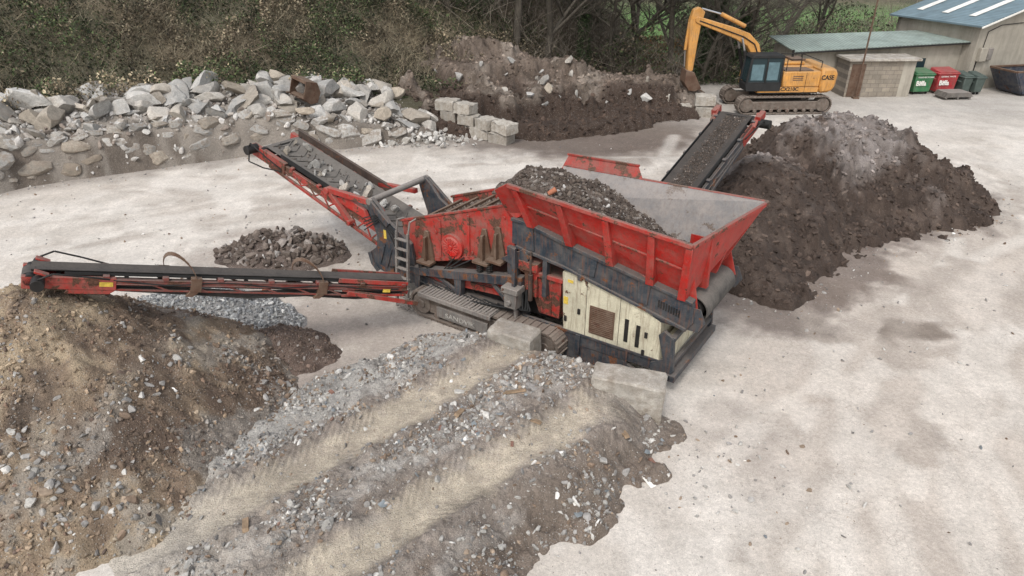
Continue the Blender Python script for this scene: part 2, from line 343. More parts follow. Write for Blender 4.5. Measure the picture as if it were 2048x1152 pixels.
def heapL_c(x,y,z):
    ang=np.arctan2(y-9.9,x+7.95); d=np.hypot(x+7.95,y-9.9); st=fbm(ang*2.6,d*.9,5,3); n=fbm(x*1.2,y*1.2,4,5); n2=fbm(x*2.6,y*2.6,5,1)
    c=np.ones(x.shape+(3,))*np.array((.20,.148,.105))
    c=mixc(c,(.33,.26,.18),ss(.45,.60,.6*st+.4*n2)*.9)
    c=mixc(c,(.10,.076,.06),ss(.46,.36,.6*st+.4*n2)*.8)
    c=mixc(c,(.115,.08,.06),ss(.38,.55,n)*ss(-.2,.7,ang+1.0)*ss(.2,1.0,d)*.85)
    c=mixc(c,(.25,.23,.205),ss(.46,.60,n2)*ss(1.3,2.6,d)*.6)
    c=c*(.78+.44*fbm(x*8,y*8,3,4))[...,None]
    return c
def heapR_z(x,y):
    n=(fbm(x*.7,y*.7,5,2)-.5)
    d1,t=seg_d(x,y,(9.2,21.5),(11.5,22.1)); ex=np.maximum(x-11.5,0)/(d1+.01)
    z1=2.95+.05*t-(.86-.16*np.clip(ex,0,1))*np.sqrt(d1**2+.25)
    d2,t2=seg_d(x,y,(7.35,18.9),(6.2,16.1)); z2=2.45-1.35*t2-.70*np.sqrt(d2*d2+.12)
    d3,_=seg_d(x,y,(13.2,21.0),(14.0,21.4)); z3=1.0-.62*np.sqrt(d3*d3+.15)
    d4,_=seg_d(x,y,(9.2,19.9),(11.8,20.5)); z4=1.8-.76*np.sqrt(d4*d4+.2)
    z=np.maximum(np.maximum(z1,z2),np.maximum(z3,z4))
    gul=fbm(np.arctan2(y-21.8,x-10.5)*7,d1*.35,4,6); g=ss(.3,1.5,d1)*ss(.8,1.8,d2)
    rd=np.abs(fbm(x*1.3,y*1.3,4,3)-.5)*2
    z=z+n*.75+(gul-.5)*.95*g-rd*.28*g+.06+(fbm(x*2.6,y*2.6,4,1)-.5)*.36*(.3+.7*g)+(fbm(x*8,y*8,4,4)-.5)*.16
    return z+.06*g*np.sin(z*9)
def heapR_c(x,y,z):
    n=fbm(x*1.1,y*1.1,5,3); n2=fbm(x*4,y*4,3,5)
    c=np.ones(x.shape+(3,))*np.array((.056,.040,.032))
    g=ss(1.3,2.6,z+(n-.5)*4.2+(n2-.5)*1.5)*ss(.9,2.4,np.hypot(x-7.0,y-17.4)+(n2-.5)); c=mixc(c,(.26,.23,.215),g*.8)
    c=mixc(c,(.11,.082,.066),ss(.5,.7,n2)*.5)
    return np.concatenate([c,np.full(x.shape,.25)[...,None]],-1)
def cone(cx,cy,h,sl,a=1,b=1,ns=.2,rot=0):
    def f(x,y):
        dx=x-cx;dy=y-cy; u=dx*math.cos(rot)+dy*math.sin(rot); v=-dx*math.sin(rot)+dy*math.cos(rot)
        d=np.sqrt((u/a)**2+(v/b)**2+.04); return h-sl*d+(fbm(x*2,y*2,5,2)-.5)*ns
    return f
wx=[-30,-17.35,-16.8,-14.2,-10.3,-7.7,-5.4,-2.6,2,6,12,60]; wy=[15,21.9,22.6,24.1,26.2,26.9,27.6,28.7,33,37,44,50]
def wd(x,y): return (y-np.interp(x,wx,wy))*.88
def wallH(x): return np.interp(x,[-30,-9,-6.8,-4.5,-2.6],[1.75,1.6,1.2,.65,.05])
def bank_z(x,y):
    d0=wd(x,y); d=d0+(fbm(x*1.1,y*1.1,4,1)-.5)*.30; H=wallH(x)
    z=H*(ss(-.08,.42,d)*.84+.16*ss(.3,1.6,d))+.17*np.clip(d-1,0,4)*ss(-2.6,-5,x)
    return z+(fbm(x*2.2,y*2.2,5,3)-.5)*.32*ss(.05,.5,d)-.03-.5*ss(.0,-.35,d)
def bank_c(x,y,z):
    n=fbm(x*1.3,y*1.3,5,4); c=np.ones(x.shape+(3,))*np.array((.25,.22,.19))
    c=mixc(c,(.14,.115,.095),ss(.45,.62,n)*.9); c=mixc(c,(.14,.118,.098),ss(-9.5,-6,x)*.6); return c
def hill_z(x,y):
    d=wd(x,y); A=np.interp(x,[-60,-8,-3,1,4,8,60],[4.6,4.2,3.5,2.9,1.4,.3,.2])
    z=ss(1.0,9.5,d)*A+ss(0,2.5,d)*.7*ss(3,-4,x)
    z=z+(fbm(x*.5,y*.5,4,2)-.5)*1.4*ss(1.5,4,d)*ss(9,2,x)+ss(25,85,d)*9*ss(60,0,np.abs(x)*.3)
    return z-.12*ss(3,0,d)-.6*ss(1.0,0,d)
def mound_z(x,y):
    n=fbm(x*.8,y*.8,5,5)-.5; rg=np.abs(fbm(x*1.6,y*1.6,4,2)-.5)*2
    d,t=seg_d(x,y,(-3.8,35.2),(2.2,35.4)); z=2.85+.35*np.sin(t*5)-.50*np.sqrt(d*d+.3)
    d2,_=seg_d(x,y,(-4.6,31.9),(7.2,34.6)); z=np.maximum(z,1.8-.6*np.sqrt(d2*d2+.2))
    d3,_=seg_d(x,y,(1.2,30.2),(4.6,31.5)); z=np.maximum(z,1.05-.55*np.sqrt(d3*d3+.1))
    d4,_=seg_d(x,y,(-4.4,31.0),(-.5,30.4)); z=np.maximum(z,1.35-.75*np.sqrt(d4*d4+.02))
    d5,_=seg_d(x,y,(5.0,33.4),(8.6,33.9)); z=np.maximum(z,1.3-.8*np.sqrt(d5*d5+.05))
    z=z+n*1.4*ss(-.3,.8,z)-rg*.5*ss(.2,1.2,z)+(fbm(x*4,y*4,4,6)-.5)*.38
    return z+.14*np.sin(z*7)
def mound_c(x,y,z):
    n=fbm(x*.8,y*.8,5,3); n2=fbm(x*2.5,y*2.5,4,1); c=np.ones(x.shape+(3,))*np.array((.145,.112,.09))
    c=mixc(c,(.22,.185,.155),ss(.50,.70,n)*.8); c=mixc(c,(.08,.06,.046),ss(.48,.62,n2)*.7)
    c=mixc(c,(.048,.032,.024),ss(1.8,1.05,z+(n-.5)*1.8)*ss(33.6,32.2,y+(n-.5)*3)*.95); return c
# ------------------------------------------------------------------ ground
def axis(a,b,st,far): 
    m=np.arange(a,b,st); o=[]; v=st; p=m[-1]
    while p<far: v*=1.25; p+=v; o.append(p)
    w=[];v=st;p=m[0]
    while p>-far: v*=1.25; p-=v; w.append(p)
    return np.concatenate([w[::-1],m,o])
def ground_z(x,y): return (fbm(x*.25,y*.25,3,1)-.5)*.05-.03+(fbm(x*1.5,y*1.5,3,2)-.5)*.02*(np.abs(x)<25)
def streak(x,y,pts,w):
    m=0
    for a,b in zip(pts,pts[1:]):
        d,_=seg_d(x,y,a,b); m=np.maximum(m,np.exp(-(d/w)**4))
    return m
def smooth_path(P,k=6):
    P=np.array(P,float); out=[]
    Q=np.vstack([2*P[0]-P[1],P,2*P[-1]-P[-2]])
    for i in range(1,len(Q)-2):
        for t in np.linspace(0,1,k,endpoint=False):
            out.append(tuple(.5*((2*Q[i])+(-Q[i-1]+Q[i+1])*t+(2*Q[i-1]-5*Q[i]+4*Q[i+1]-Q[i+2])*t*t+(-Q[i-1]+3*Q[i]-3*Q[i+1]+Q[i+2])*t**3)))
    return out+[tuple(P[-1])]
def ground_c(x,y,z):
    n=fbm(x*.22,y*.22,5,1); n2=fbm(x*1.1,y*1.1,5,4); n3=fbm(x*3.3,y*3.3,3,5); n4=fbm(x*.5,y*.5,5,7)
    c=np.ones(x.shape+(3,))*np.array((.60,.55,.495))
    c=mixc(c,(.50,.445,.39),ss(.45,.62,n)*.6)
    c=mixc(c,(.45,.395,.34),ss(.50,.68,n2)*.45)
    c=mixc(c,(.40,.35,.30),ss(.54,.68,n4)*.4)
    east=ss(3,6,x)*ss(22,16,y); c=mixc(c,(.49,.42,.36),east*.55)
    def near(cx,cy,r0_,r1_,col,f,c,rag=2.0,ax=1,ay=1): 
        d=np.hypot((x-cx)/ax,(y-cy)/ay)+(n2-.5)*rag+(n3-.5)*rag*.4; return mixc(c,col,ss(r1_,r0_,d)*f)
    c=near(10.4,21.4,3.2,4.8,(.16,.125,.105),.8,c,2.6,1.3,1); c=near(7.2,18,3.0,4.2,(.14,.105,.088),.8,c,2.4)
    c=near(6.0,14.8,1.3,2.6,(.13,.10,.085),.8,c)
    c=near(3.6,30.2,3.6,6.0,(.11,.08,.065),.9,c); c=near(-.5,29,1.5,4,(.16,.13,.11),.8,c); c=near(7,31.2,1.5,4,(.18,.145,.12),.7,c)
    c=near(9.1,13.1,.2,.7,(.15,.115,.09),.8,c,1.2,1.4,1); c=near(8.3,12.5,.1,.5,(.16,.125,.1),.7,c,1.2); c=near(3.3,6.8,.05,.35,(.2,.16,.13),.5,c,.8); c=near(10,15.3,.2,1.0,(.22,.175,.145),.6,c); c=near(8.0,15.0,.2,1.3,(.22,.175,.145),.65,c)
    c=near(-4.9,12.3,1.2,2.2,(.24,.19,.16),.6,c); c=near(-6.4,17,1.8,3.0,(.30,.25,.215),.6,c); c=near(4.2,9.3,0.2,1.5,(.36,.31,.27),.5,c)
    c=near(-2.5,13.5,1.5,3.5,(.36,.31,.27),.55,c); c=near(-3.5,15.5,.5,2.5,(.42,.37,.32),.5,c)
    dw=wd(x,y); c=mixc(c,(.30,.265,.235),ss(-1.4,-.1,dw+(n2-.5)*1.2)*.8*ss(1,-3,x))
    c=mixc(c,(.36,.335,.305),ss(28,36,y+(n-.5)*6)*.75*ss(4,9,x))
    c=mixc(c,(.12,.10,.07),ss(43,47,y))
    tr=np.zeros_like(x); tre=np.zeros_like(x)
    P1=[(4.0,4.5),(5.2,8),(7.0,11),(9.5,14),(12.8,18),(15.5,24),(14,30)]
    P3=[(-9,17.5),(-4,20),(2,21),(5,24),(7,29)]
    P5=[(6.2,4.5),(7.0,8),(8.6,10.5),(11.0,13),(15,17),(21,22)]; P6=[(-13,20),(-7,23),(0,25.5),(8,26),(14,27)]
    P8=[(8.0,4.5),(9.0,8),(10,12),(11,15.5),(18,20)]; P9=[(5.0,9.5),(7.5,12.8),(9.8,14.6)]; P10=[(-6,20.5),(-1,18.5),(3,18)]; P11=[(-14,19),(-9,21),(-2,21.5),(6,22)]
    P12=[(5.0,4.5),(5.9,8),(6.6,12),(6.9,14)]; P13=[(-3.2,15),(-4,18),(-7,21),(-14,22.5)]; P14=[(10,5),(11,9),(13,13),(18,18)]; P15=[(3.2,8.5),(5.4,10.5),(9,12),(14,14)]
    for P in (P1,P3,P5,P6,P8,P9,P10,P11,P12,P13,P14,P15):
        sp_=smooth_path(P)
        d0=np.array(sp_[-1])-np.array(sp_[0]); nrm=np.array([-d0[1],d0[0]])/np.hypot(*d0)
        for o_ in (0,1.95):
            pts=[(p[0]-nrm[0]*o_,p[1]-nrm[1]*o_) for p in sp_]; tr=np.maximum(tr,streak(x+(n2-.5)*.10,y,pts,.27)); tre=np.maximum(tre,streak(x+(n2-.5)*.10,y,pts,.37))
    ed=np.clip(tre-tr,0,1)
    c=mixc(c,(.66,.61,.55),tr*.5*ss(.42,.52,n4)); c=mixc(c,(.36,.31,.265),tr*.6*ss(.52,.42,n4)); c=mixc(c,(.33,.28,.24),ed*.5*ss(.35,.6,n2))
    c=c*(.91+.18*n3[...,None])
    return np.concatenate([c,(tr*ss(.3,.5,n2))[...,None]],-1)
s=NT('dusty_yard_surface'); a=attr(s)
n1=s.noise(.7,9,.7); n2=s.noise(14,7,.75); n3=s.noise(60,3,.65); ns=s.noise(1.6,9,.78,vec=s.mapv((1.5,.35,1),(0,0,R_(-24))),dist=.6); n5=s.noise(4.5,6,.7)
c=s.scale(a.outputs['Color'],s.mr(n1,.3,.7,.86,1.10)); c=s.scale(c,s.mr(n2,.3,.7,.76,1.16)); c=s.scale(c,s.mr(n3,.3,.7,.78,1.16)); c=s.scale(c,s.mr(ns,.38,.62,.95,1.04)); c=s.mix(s.mr(n5,.58,.72,0,.35),c,(.36,.31,.26))
ck=s.voro(9,feature='DISTANCE_TO_EDGE',vec=s.mapv((1,1,.1))); tf=s.mth('MULTIPLY',s.mth('MULTIPLY',a.outputs['Alpha'],s.mr(ck,.02,.07,1,0)),s.mr(s.noise(1.6,5,.7),.42,.6)); c=s.mix(s.mth('MULTIPLY',tf,.35),c,(.27,.22,.185))
v=s.voro(26); vc=s.voro(26,out='Color'); sp=s.n('ShaderNodeSeparateColor'); s.l(vc,sp.inputs[0])
pm=s.mth('MULTIPLY',s.mr(v,.16,.26,1,0),s.mr(sp.outputs[0],.80,.82)); c=s.mix(s.mth('MULTIPLY',pm,.7),c,s.scale((.36,.33,.29),s.mr(sp.outputs[1],0,1,.35,1.6)))
M['ground']=s.fin(c,.95,s.bump(s.mth('ADD',n2,s.mth('MULTIPLY',pm,.6)),.6,.02,s.bump(n5,.4,.05)))
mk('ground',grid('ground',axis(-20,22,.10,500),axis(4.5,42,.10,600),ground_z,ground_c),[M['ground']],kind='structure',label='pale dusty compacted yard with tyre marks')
mk('earth_ramp',grid('earth_ramp',np.arange(-8.2,4.6,.025),np.arange(4.2,13.4,.025),ramp_z,ramp_c,cut=-.12),[M['soil']],kind='structure',label='grey rubble ramp with two tyre ruts')
def surf(x,y): return np.maximum(ground_z(x,y),ramp_z(x,y))
def heap(name,zf,cf,x0,x1,y0,y1,st,label):
    return mk(name,grid(name,np.arange(x0,x1,st),np.arange(y0,y1,st),zf,cf,cut=-.10),[M['soil']],label=label,category='heap')
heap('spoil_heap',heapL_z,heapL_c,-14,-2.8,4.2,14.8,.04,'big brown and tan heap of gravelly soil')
heap('soil_heap',heapR_z,heapR_c,2.5,18,12,28,.055,'dark brown soil heap with grey dusty crest')
cf_=lambda col,col2:(lambda x,y,z: mixc(np.ones(x.shape+(3,))*np.array(col),col2,ss(.45,.65,fbm(x*3,y*3,4,3))))
pz1=cone(-6.3,17.15,.68,.47,1.2,.75,.25); heap('stone_heap',pz1,cf_((.13,.10,.085),(.08,.06,.05)),-9,-3.8,15,19.5,.05,'small heap of broken brown and grey stone')
pz2=cone(-7.0,13.45,.78,.46,1.35,.85,.2,rot=-.25); heap('gravel_heap',pz2,cf_((.28,.27,.26),(.2,.19,.18)),-10.4,-4,11.3,15.6,.05,'low heap of light grey crushed gravel')
pz3=cone(-4.95,12.25,.55,.50,1.15,.85,.25,rot=-.2); heap('soil_heap',pz3,cf_((.095,.068,.055),(.145,.105,.085)),-6.8,-3.2,10.7,13.6,.05,'small mound of dark brown soil')
mk('rubble_bank',grid('rubble_bank',np.arange(-24,-1.6,.07),np.arange(17.5,33.5,.07),bank_z,bank_c,cut=-.2),[M['soil']],kind='structure',label='earth bank holding stone rubble')
def hillcol(x,y,z):
    n=fbm(x*.7,y*.7,4,4); c=np.ones(x.shape+(3,))*np.array((.075,.068,.043)); c=mixc(c,(.13,.105,.07),ss(.45,.65,n)); 
    f=ss(6.5,8,x)*ss(45,48,y)*ss(84,70,y); c=mixc(c,(.13,.24,.07),f); return c
hx=np.concatenate([np.linspace(-160,-41,40),np.arange(-40,40,.4),np.linspace(41,160,40)]); hy=np.concatenate([np.arange(17,60,.4),np.linspace(61,220,60)])
mk('hillside',grid('hillside',hx,hy,hill_z,hillcol,cut=-.2),[M['soil']],kind='structure',label='scrubby hillside behind the yard')
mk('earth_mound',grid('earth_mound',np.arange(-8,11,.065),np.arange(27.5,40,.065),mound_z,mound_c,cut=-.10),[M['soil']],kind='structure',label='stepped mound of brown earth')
# ------------------------------------------------------------------ scattered stones
def samp(n,x0,x1,y0,y1,zf,keep):
    x=rng.uniform(x0,x1,n); y=rng.uniform(y0,y1,n); z=zf(x,y); k=keep(x,y,z)>rng.random(n); return np.stack([x,y,z],-1)[k]
def rampkeep(x,y,z):
    r,q=RQ(x,y); u=np.minimum(np.abs(rut(r,q,-.71)),np.abs(rut(r,q,1.43)))+(fbm(x*2,y*2,3,3)-.5)*.35; return (z>-.01)*(ss(.30,.72,u)*.9+.05)*(.15+.85*ss(.40,.6,fbm(x*1.5,y*1.5,3,2)))*(1-.35*ss(1.9,2.4,q))*ss(8.5,6,r)
P=samp(84000,-6.5,4,4.6,12.6,ramp_z,rampkeep); sz=powsize(len(P),.009,.068,4.6); P[:,2]+=sz*.15
scatter('ramp_gravel',P,sz,pal(len(P),GREYS,GW),'loose grey gravel and stones over the ramp')
P=samp(1500,-6,3.6,4.8,12.2,ramp_z,rampkeep); sz=powsize(len(P),.045,.14,2.4); scatter('ramp_rubble',P,sz,pal(len(P),GREYS,[4,3,1,2,1,1,.5,.1,.2]),'larger broken rubble chunks on the ramp','m')
P=samp(72000,-13,-3,4.4,14,heapL_z,lambda x,y,z:(z>.0)*(.25+.75*ss(.4,.6,fbm(x*1.3,y*1.3,4,6)))*ss(14,10.5,y)*(1-.55*ss(-.2,.8,np.arctan2(y-9.9,x+7.95)+1.0)*ss(.4,1,z))); sz=powsize(len(P),.010,.065,3.6); P[:,2]+=sz*.15
cc=pal(len(P),[(.26,.19,.13),(.19,.13,.095),(.11,.08,.065),(.31,.285,.26),(.21,.195,.18),(.44,.42,.39)],[5,4,3,3,3,.6])
base=heapL_c(P[:,0],P[:,1],P[:,2]); cc=np.where(rng.random((len(P),1))<.6,base*rng.uniform(.7,1.5,(len(P),1)),cc); scatter('heap_stones',P,sz,cc,'small stones and clods on the spoil heap')
P=samp(5500,-12,-3.6,4.4,11,heapL_z,lambda x,y,z:(z>-.02)*ss(2.6,.6,z)*ss(.42,.62,fbm(x*1.1,y*1.1,3,2))); sz=powsize(len(P),.03,.12,2.7); scatter('heap_rubble',P,sz,pal(len(P),GREYS,[4,5,4,1.5,4,3,.3,.1,.3]),'larger stones at the foot of the spoil heap','m')
P=samp(36000,3,17.5,12.5,24,heapR_z,lambda x,y,z:(z>0)*.7*ss(24,22,y)); sz=powsize(len(P),.012,.13,4.2); b=heapR_c(P[:,0],P[:,1],P[:,2])[:,:3]; scatter('heap_clods',P,sz,b*rng.uniform(.6,1.6,(len(P),1)),'earth clods on the dark soil heap')
P=samp(1500,-8.6,-4,15.4,19.2,pz1,lambda x,y,z:(z>.02)*1.); sz=powsize(len(P),.05,.18,1.6); P[:,2]+=sz*.3
scatter('broken_stone',P,sz,pal(len(P),[(.10,.078,.065),(.16,.13,.11),(.24,.21,.19),(.38,.36,.34)],[5,4,2.5,.4]),'broken stone piled below the tall conveyor','m')
P=samp(9000,-10,-4.2,11.4,15.4,pz2,lambda x,y,z:(z>.0)*1.); sz=powsize(len(P),.02,.075,1.8); P[:,2]+=sz*.3
scatter('crushed_gravel',P,sz,pal(len(P),[(.34,.34,.33),(.25,.25,.25),(.17,.175,.18),(.46,.45,.43)],[4,4,3,1.2]),'light grey crushed gravel')
P=samp(2500,-6.6,-3.4,10.8,13.4,pz3,lambda x,y,z:(z>.0)*1.); sz=powsize(len(P),.015,.07,3); scatter('soil_clods',P,sz,pal(len(P),[(.095,.07,.055),(.14,.10,.08),(.25,.22,.2)],[5,4,1]),'dark clods of soil')
def gk(x,y,z): return (ramp_z(x,y)<.0)*(heapL_z(x,y)<0)*(.07+.9*np.exp(-(np.hypot(x-3.3,y-8.9)/1.2)**2)+.5*np.exp(-(np.abs(heapR_z(x,y)+.25)/.3)**2)*(y<23)+.5*ss(-.9,-.1,wd(x,y))*(x<-2)+.3*np.exp(-(np.hypot(x+6.5,y-16)/3.2)**2))
P=samp(60000,-18,18,4.5,29,ground_z,gk); sz=powsize(len(P),.008,.065,4.5); P[:,2]+=sz*.2; scatter('yard_pebbles',P,sz,pal(len(P),GREYS,GW),'pebbles strewn over the yard')
P=samp(17000,-23,-2.8,18,31.5,bank_z,lambda x,y,z:(.45*ss(-.1,.1,wd(x,y))+.55*ss(.35,.6,wd(x,y)))*ss(4.4,3,wd(x,y))); sz=powsize(len(P),.03,.25,2.7); P[:,2]+=sz*.15
scatter('bank_rubble',P,sz,pal(len(P),[(.40,.38,.355),(.31,.28,.25),(.50,.47,.44),(.20,.165,.14)],[5,4,1.6,2]),'small stone rubble over the bank','m')
P=samp(700,-6.2,-1.2,27.0,29.6,ground_z,lambda x,y,z:np.exp(-(np.hypot((x+3.6)/1.9,(y-28.3)/.8))**2)); P[:,2]+=.35*np.exp(-((P[:,0]+3.6)/1.4)**2)*rng.random(len(P)); scatter('rubble_spill',P,powsize(len(P),.06,.2,1.8),pal(len(P),[(.46,.44,.41),(.35,.33,.30)]),'pale rubble spilled beside the block wall','m')
P=samp(9000,-6,9,28.3,37,mound_z,lambda x,y,z:(z>0)*1.); sz=powsize(len(P),.02,.17,4); b=mound_c(P[:,0],P[:,1],P[:,2]); scatter('mound_clods',P,sz,b*rng.uniform(.6,1.7,(len(P),1)),'clods and stones over the mound')
# boulders
BV=[]
for i in range(14):
    r=np.random.default_rng(50+i); V=chisel(I3[0],12,r,.28,.68)
    V=V*np.array([1.3,.95,.75]); V=V/np.abs(V).max()*1.0; q=V*3.0; V+= (fbm(q[:,0]+q[:,2],q[:,1]+5,3,i)-.5)[:,None]*.06; m=npmesh('boulder',V,I3[1]); m.materials.append(M['boulder']); m.polygons.foreach_set('use_smooth',[True]*len(m.polygons)); m.set_sharp_from_angle(angle=R_(24)); BV.append(m)
WS=[]
for i in range(12):
    r=np.random.default_rng(90+i); V=I3[0].copy(); V=np.sign(V)*np.abs(V)**.5; V=chisel(V,10,r,.55,1.0); V+=(fbm(V[:,0]*2+i,V[:,2]*2,4,i)-.5)[:,None]*.22*V; m=npmesh('wall_stone',V*np.array([1.05,.6,.70]),I3[1]); m.materials.append(M['wallstone']); m.polygons.foreach_set('use_smooth',[True]*len(m.polygons)); m.set_sharp_from_angle(angle=R_(24)); WS.append(m)
def boulder(x,y,z,sx,sy,sz,rot,label,group,i,name='boulder',cat='boulder',lib=None):
    L_=lib or BV; o=bpy.data.objects.new(name,L_[i%len(L_)]); COLL.objects.link(o); o.location=(x,y,z); o.scale=(sx,sy,sz); o.rotation_euler=rot; o["label"]=label; o["category"]=cat; o["group"]=group
nb=0
for zc,s0,s1 in ((.25,.20,.66),(.66,.18,.58),(1.05,.18,.55),(1.38,.16,.42)):
    x=-20.5+rnd.random()*.4
    while x<-5.2:
        H=float(wallH(x)); s_=s0+(s1-s0)*rnd.random()**1.2; hh=s_*rnd.uniform(.5,1.0)
        if zc<H-.1 and rnd.random()>.16:
            xc=x+s_*.85; y=float(np.interp(xc,wx,wy)); z=max(hh*.45,zc+rnd.uniform(-.14,.14)); y+=.10+.22*z+rnd.uniform(-.04,.08)
            ang=math.atan2(np.interp(xc+.5,wx,wy)-np.interp(xc-.5,wx,wy),1)
            boulder(xc,y,z,s_,s_*.6,hh,(R_(rnd.uniform(-25,5)),R_(rnd.uniform(-22,22)),ang+R_(rnd.uniform(-18,18))),'rough dirty grey stone half buried in the retaining bank','stones of the rough retaining wall',rnd.randrange(12),'wall_stone','wall stone',WS); nb+=1
        x+=s_*rnd.uniform(1.7,2.5)
rows=[(.45,.95,34,.24,.55,0),(1.1,1.8,38,.32,.74,.05),(1.8,2.6,38,.36,.80,.2),(2.6,3.4,36,.36,.80,.28)]
for d0,d1,n,s0,s1,lift in rows:
    for j in range(n):
        x=-21.0+(j+rnd.random())*(17.6/n)
        if d0>1.1 and x>-5.2: continue
        d=rnd.uniform(d0,d1); y=float(np.interp(x,wx,wy))+d/.88; z=float(bank_z(x,y)); s_=rnd.uniform(s0,s1)
        rot=(rnd.uniform(-.6,.6),rnd.uniform(-.6,.6),rnd.uniform(0,6.3)); sc=(s_,s_*rnd.uniform(.7,1.1),s_*rnd.uniform(.55,1.15)); z+=s_*.2+lift*rnd.random()
        boulder(x,y,z,*sc,rot,'rough pale quarried boulder piled on the bank','boulders heaped along the bank',nb); nb+=1
for j in range(34):
    x=rnd.uniform(-4,8.5); y=rnd.uniform(30,34.6); z=float(mound_z(x,y)); 
    if z<.15: continue
    s_=rnd.uniform(.10,.28); boulder(x,y,z+.05,s_,s_,s_,(rnd.random()*3,rnd.random()*3,0),'broken lump of stone on the earth mound','loose stones on the earth mound',nb); nb+=1
# ------------------------------------------------------------------ concrete blocks
def block(x,y,z,sx,sy,sz,rz,label,group,tilt=0,chip=1):
    mb=MB()
    mb.box((-sx/2,-sy/2,0),(sx/2,sy/2,sz))
    o=mb.build('concrete_block',['concrete'],bevel=.03,label=label,category='concrete block',group=group); o.location=(x,y,z); o.rotation_euler=(tilt,rnd.uniform(-.05,.05),rz)
    bm=bmesh.new(); bm.from_mesh(o.data); bmesh.ops.subdivide_edges(bm,edges=[e for e in bm.edges if e.calc_length()>.3],cuts=5,use_grid_fill=True)
    k=rnd.uniform(0,9)
    for v in bm.verts:
        w=float(fbm(np.array(v.co.x*2+k),np.array(v.co.y*2+v.co.z*2),3,2))-.5; v.co+=Vector((rnd.uniform(-.012,.012),rnd.uniform(-.012,.012),rnd.uniform(-.012,.012)+w*.06*chip))
        if max(abs(v.co.x)/sx,abs(v.co.y)/sy)>.48 and v.co.z>sz*.9: v.co.z-=rnd.random()**3*.10*chip
    bm.to_mesh(o.data); bm.free(); return o
block(2.08,10.05,.12,1.30,.56,.80,R_(-14),'worn concrete block holding back the ramp','concrete blocks at the ramp head',.02,.7)
block(.05,11.55,.24,.95,.56,.72,R_(-28),'dusty concrete block beside the machine track','concrete blocks at the ramp head',.03,.7)
th=math.atan2(-.64,.77)
for cse in range(3):
    for j in range(4 if cse<2 else 2):
        t=(j+.5)*1.0+(.2 if cse==1 else 0)+rnd.uniform(-.04,.04); x=-3.15+t*.77; y=30.35-t*.64
        block(x,y,cse*.45-.02,.97*rnd.uniform(.82,1.0),.66,.44,th+rnd.uniform(-.2,.2),'weathered concrete block stacked in a bay wall','concrete blocks of the storage bays',rnd.uniform(-.09,.09))
th=math.atan2(-.9,3.5)
for cse in range(2):
    for j in range(6):
        if cse==1 and j in (1,4): continue
        t=(j+.5)*1.02-2.1; block(5.7+t*.968,33.4-t*.25,cse*.50,.96*rnd.uniform(.8,1),.62,.48,th+rnd.uniform(-.18,.18),'pale concrete block stacked at the bay end','concrete blocks of the storage bays',rnd.uniform(-.1,.1))
# ------------------------------------------------------------------ vegetation
def leaves(P,size,col):
    n=len(P); R=randrot(n); q=np.array([(-1,0,0),(0,-.55,.1),(1,0,0),(0,.55,.1)])
    V=np.einsum('nij,vj->nvi',R,q)*size[:,None,None]+P[:,None,:]; F=np.arange(n*4).reshape(n,4)
    return V.reshape(-1,3),F,np.repeat(col,4,axis=0)
def stems(P0,D,w,col):
    n=len(P0); sd=rng.normal(size=(n,3)); sd/=np.linalg.norm(sd,axis=1)[:,None]; sd*=w[:,None]
    md=P0+D*.55+rng.normal(size=(n,3))*np.linalg.norm(D,axis=1)[:,None]*.09
    V=np.stack([P0-sd,P0+sd,md+sd*.6,md-sd*.6],1); V2=np.stack([md-sd*.6,md+sd*.6,P0+D+sd*.15,P0+D-sd*.15],1)
    V=np.concatenate([V,V2]).reshape(-1,3); return V,np.arange(len(V)).reshape(-1,4),np.repeat(np.concatenate([col,col]),4,axis=0)
def join(name,parts,label,mat='leaf'):
    Vs=[];Fs=[];Cs=[];b=0
    for V,F,C in parts: Vs.append(V);Fs.append(F+b);Cs.append(C);b+=len(V)
    return mk(name,npmesh(name,np.concatenate(Vs),np.concatenate(Fs),np.concatenate(Cs)),[M[mat]],kind='stuff',label=label)
GL=[(.068,.094,.037),(.048,.068,.029),(.10,.12,.05),(.14,.12,.07),(.19,.155,.105),(.035,.043,.023)]
n=215000; x=rng.uniform(-30,6,n); d=rng.uniform(2.7,13,n); y=np.interp(x,wx,wy)+d/.88
z=hill_z(x,y); cl=fbm(x*.9,y*.9,4,3); hgt=ss(.42,.72,cl)*.9+.10; z=np.maximum(z,bank_z(x,y)*(x>-24)*(d<4.4))+rng.random(n)**.7*hgt
gm=fbm(x*.4,y*.4,4,6)+.06*ss(4,9,d)-.03; k=(rng.random(n)<.30+.70*ss(.38,.58,cl))&((mound_z(x,y)<z-.1))
cg=pal(n,GL,[4,4,2,1,.5,3],.35); cb=pal(n,[(.20,.16,.105),(.14,.11,.078),(.28,.24,.165),(.075,.07,.045)],[3,3,1.4,2.6],.35)
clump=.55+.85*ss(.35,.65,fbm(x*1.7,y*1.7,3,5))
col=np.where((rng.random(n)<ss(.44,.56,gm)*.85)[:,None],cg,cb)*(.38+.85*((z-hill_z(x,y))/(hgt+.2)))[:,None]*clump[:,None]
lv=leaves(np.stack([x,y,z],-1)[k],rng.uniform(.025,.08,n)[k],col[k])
n=80000; x=rng.uniform(-30,6,n); d=rng.uniform(2.9,14,n); y=np.interp(x,wx,wy)+d/.88; z=hill_z(x,y); gr=fbm(x*.4,y*.4,4,6); k=(mound_z(x,y)<z)&(rng.random(n)<.35+.65*ss(.57,.45,gr))
D=np.stack([rng.normal(0,.5,n),rng.normal(0,.5,n),rng.uniform(.2,.9,n)],-1)*(.4+.8*fbm(x*.5,y*.5,3,1))[:,None]
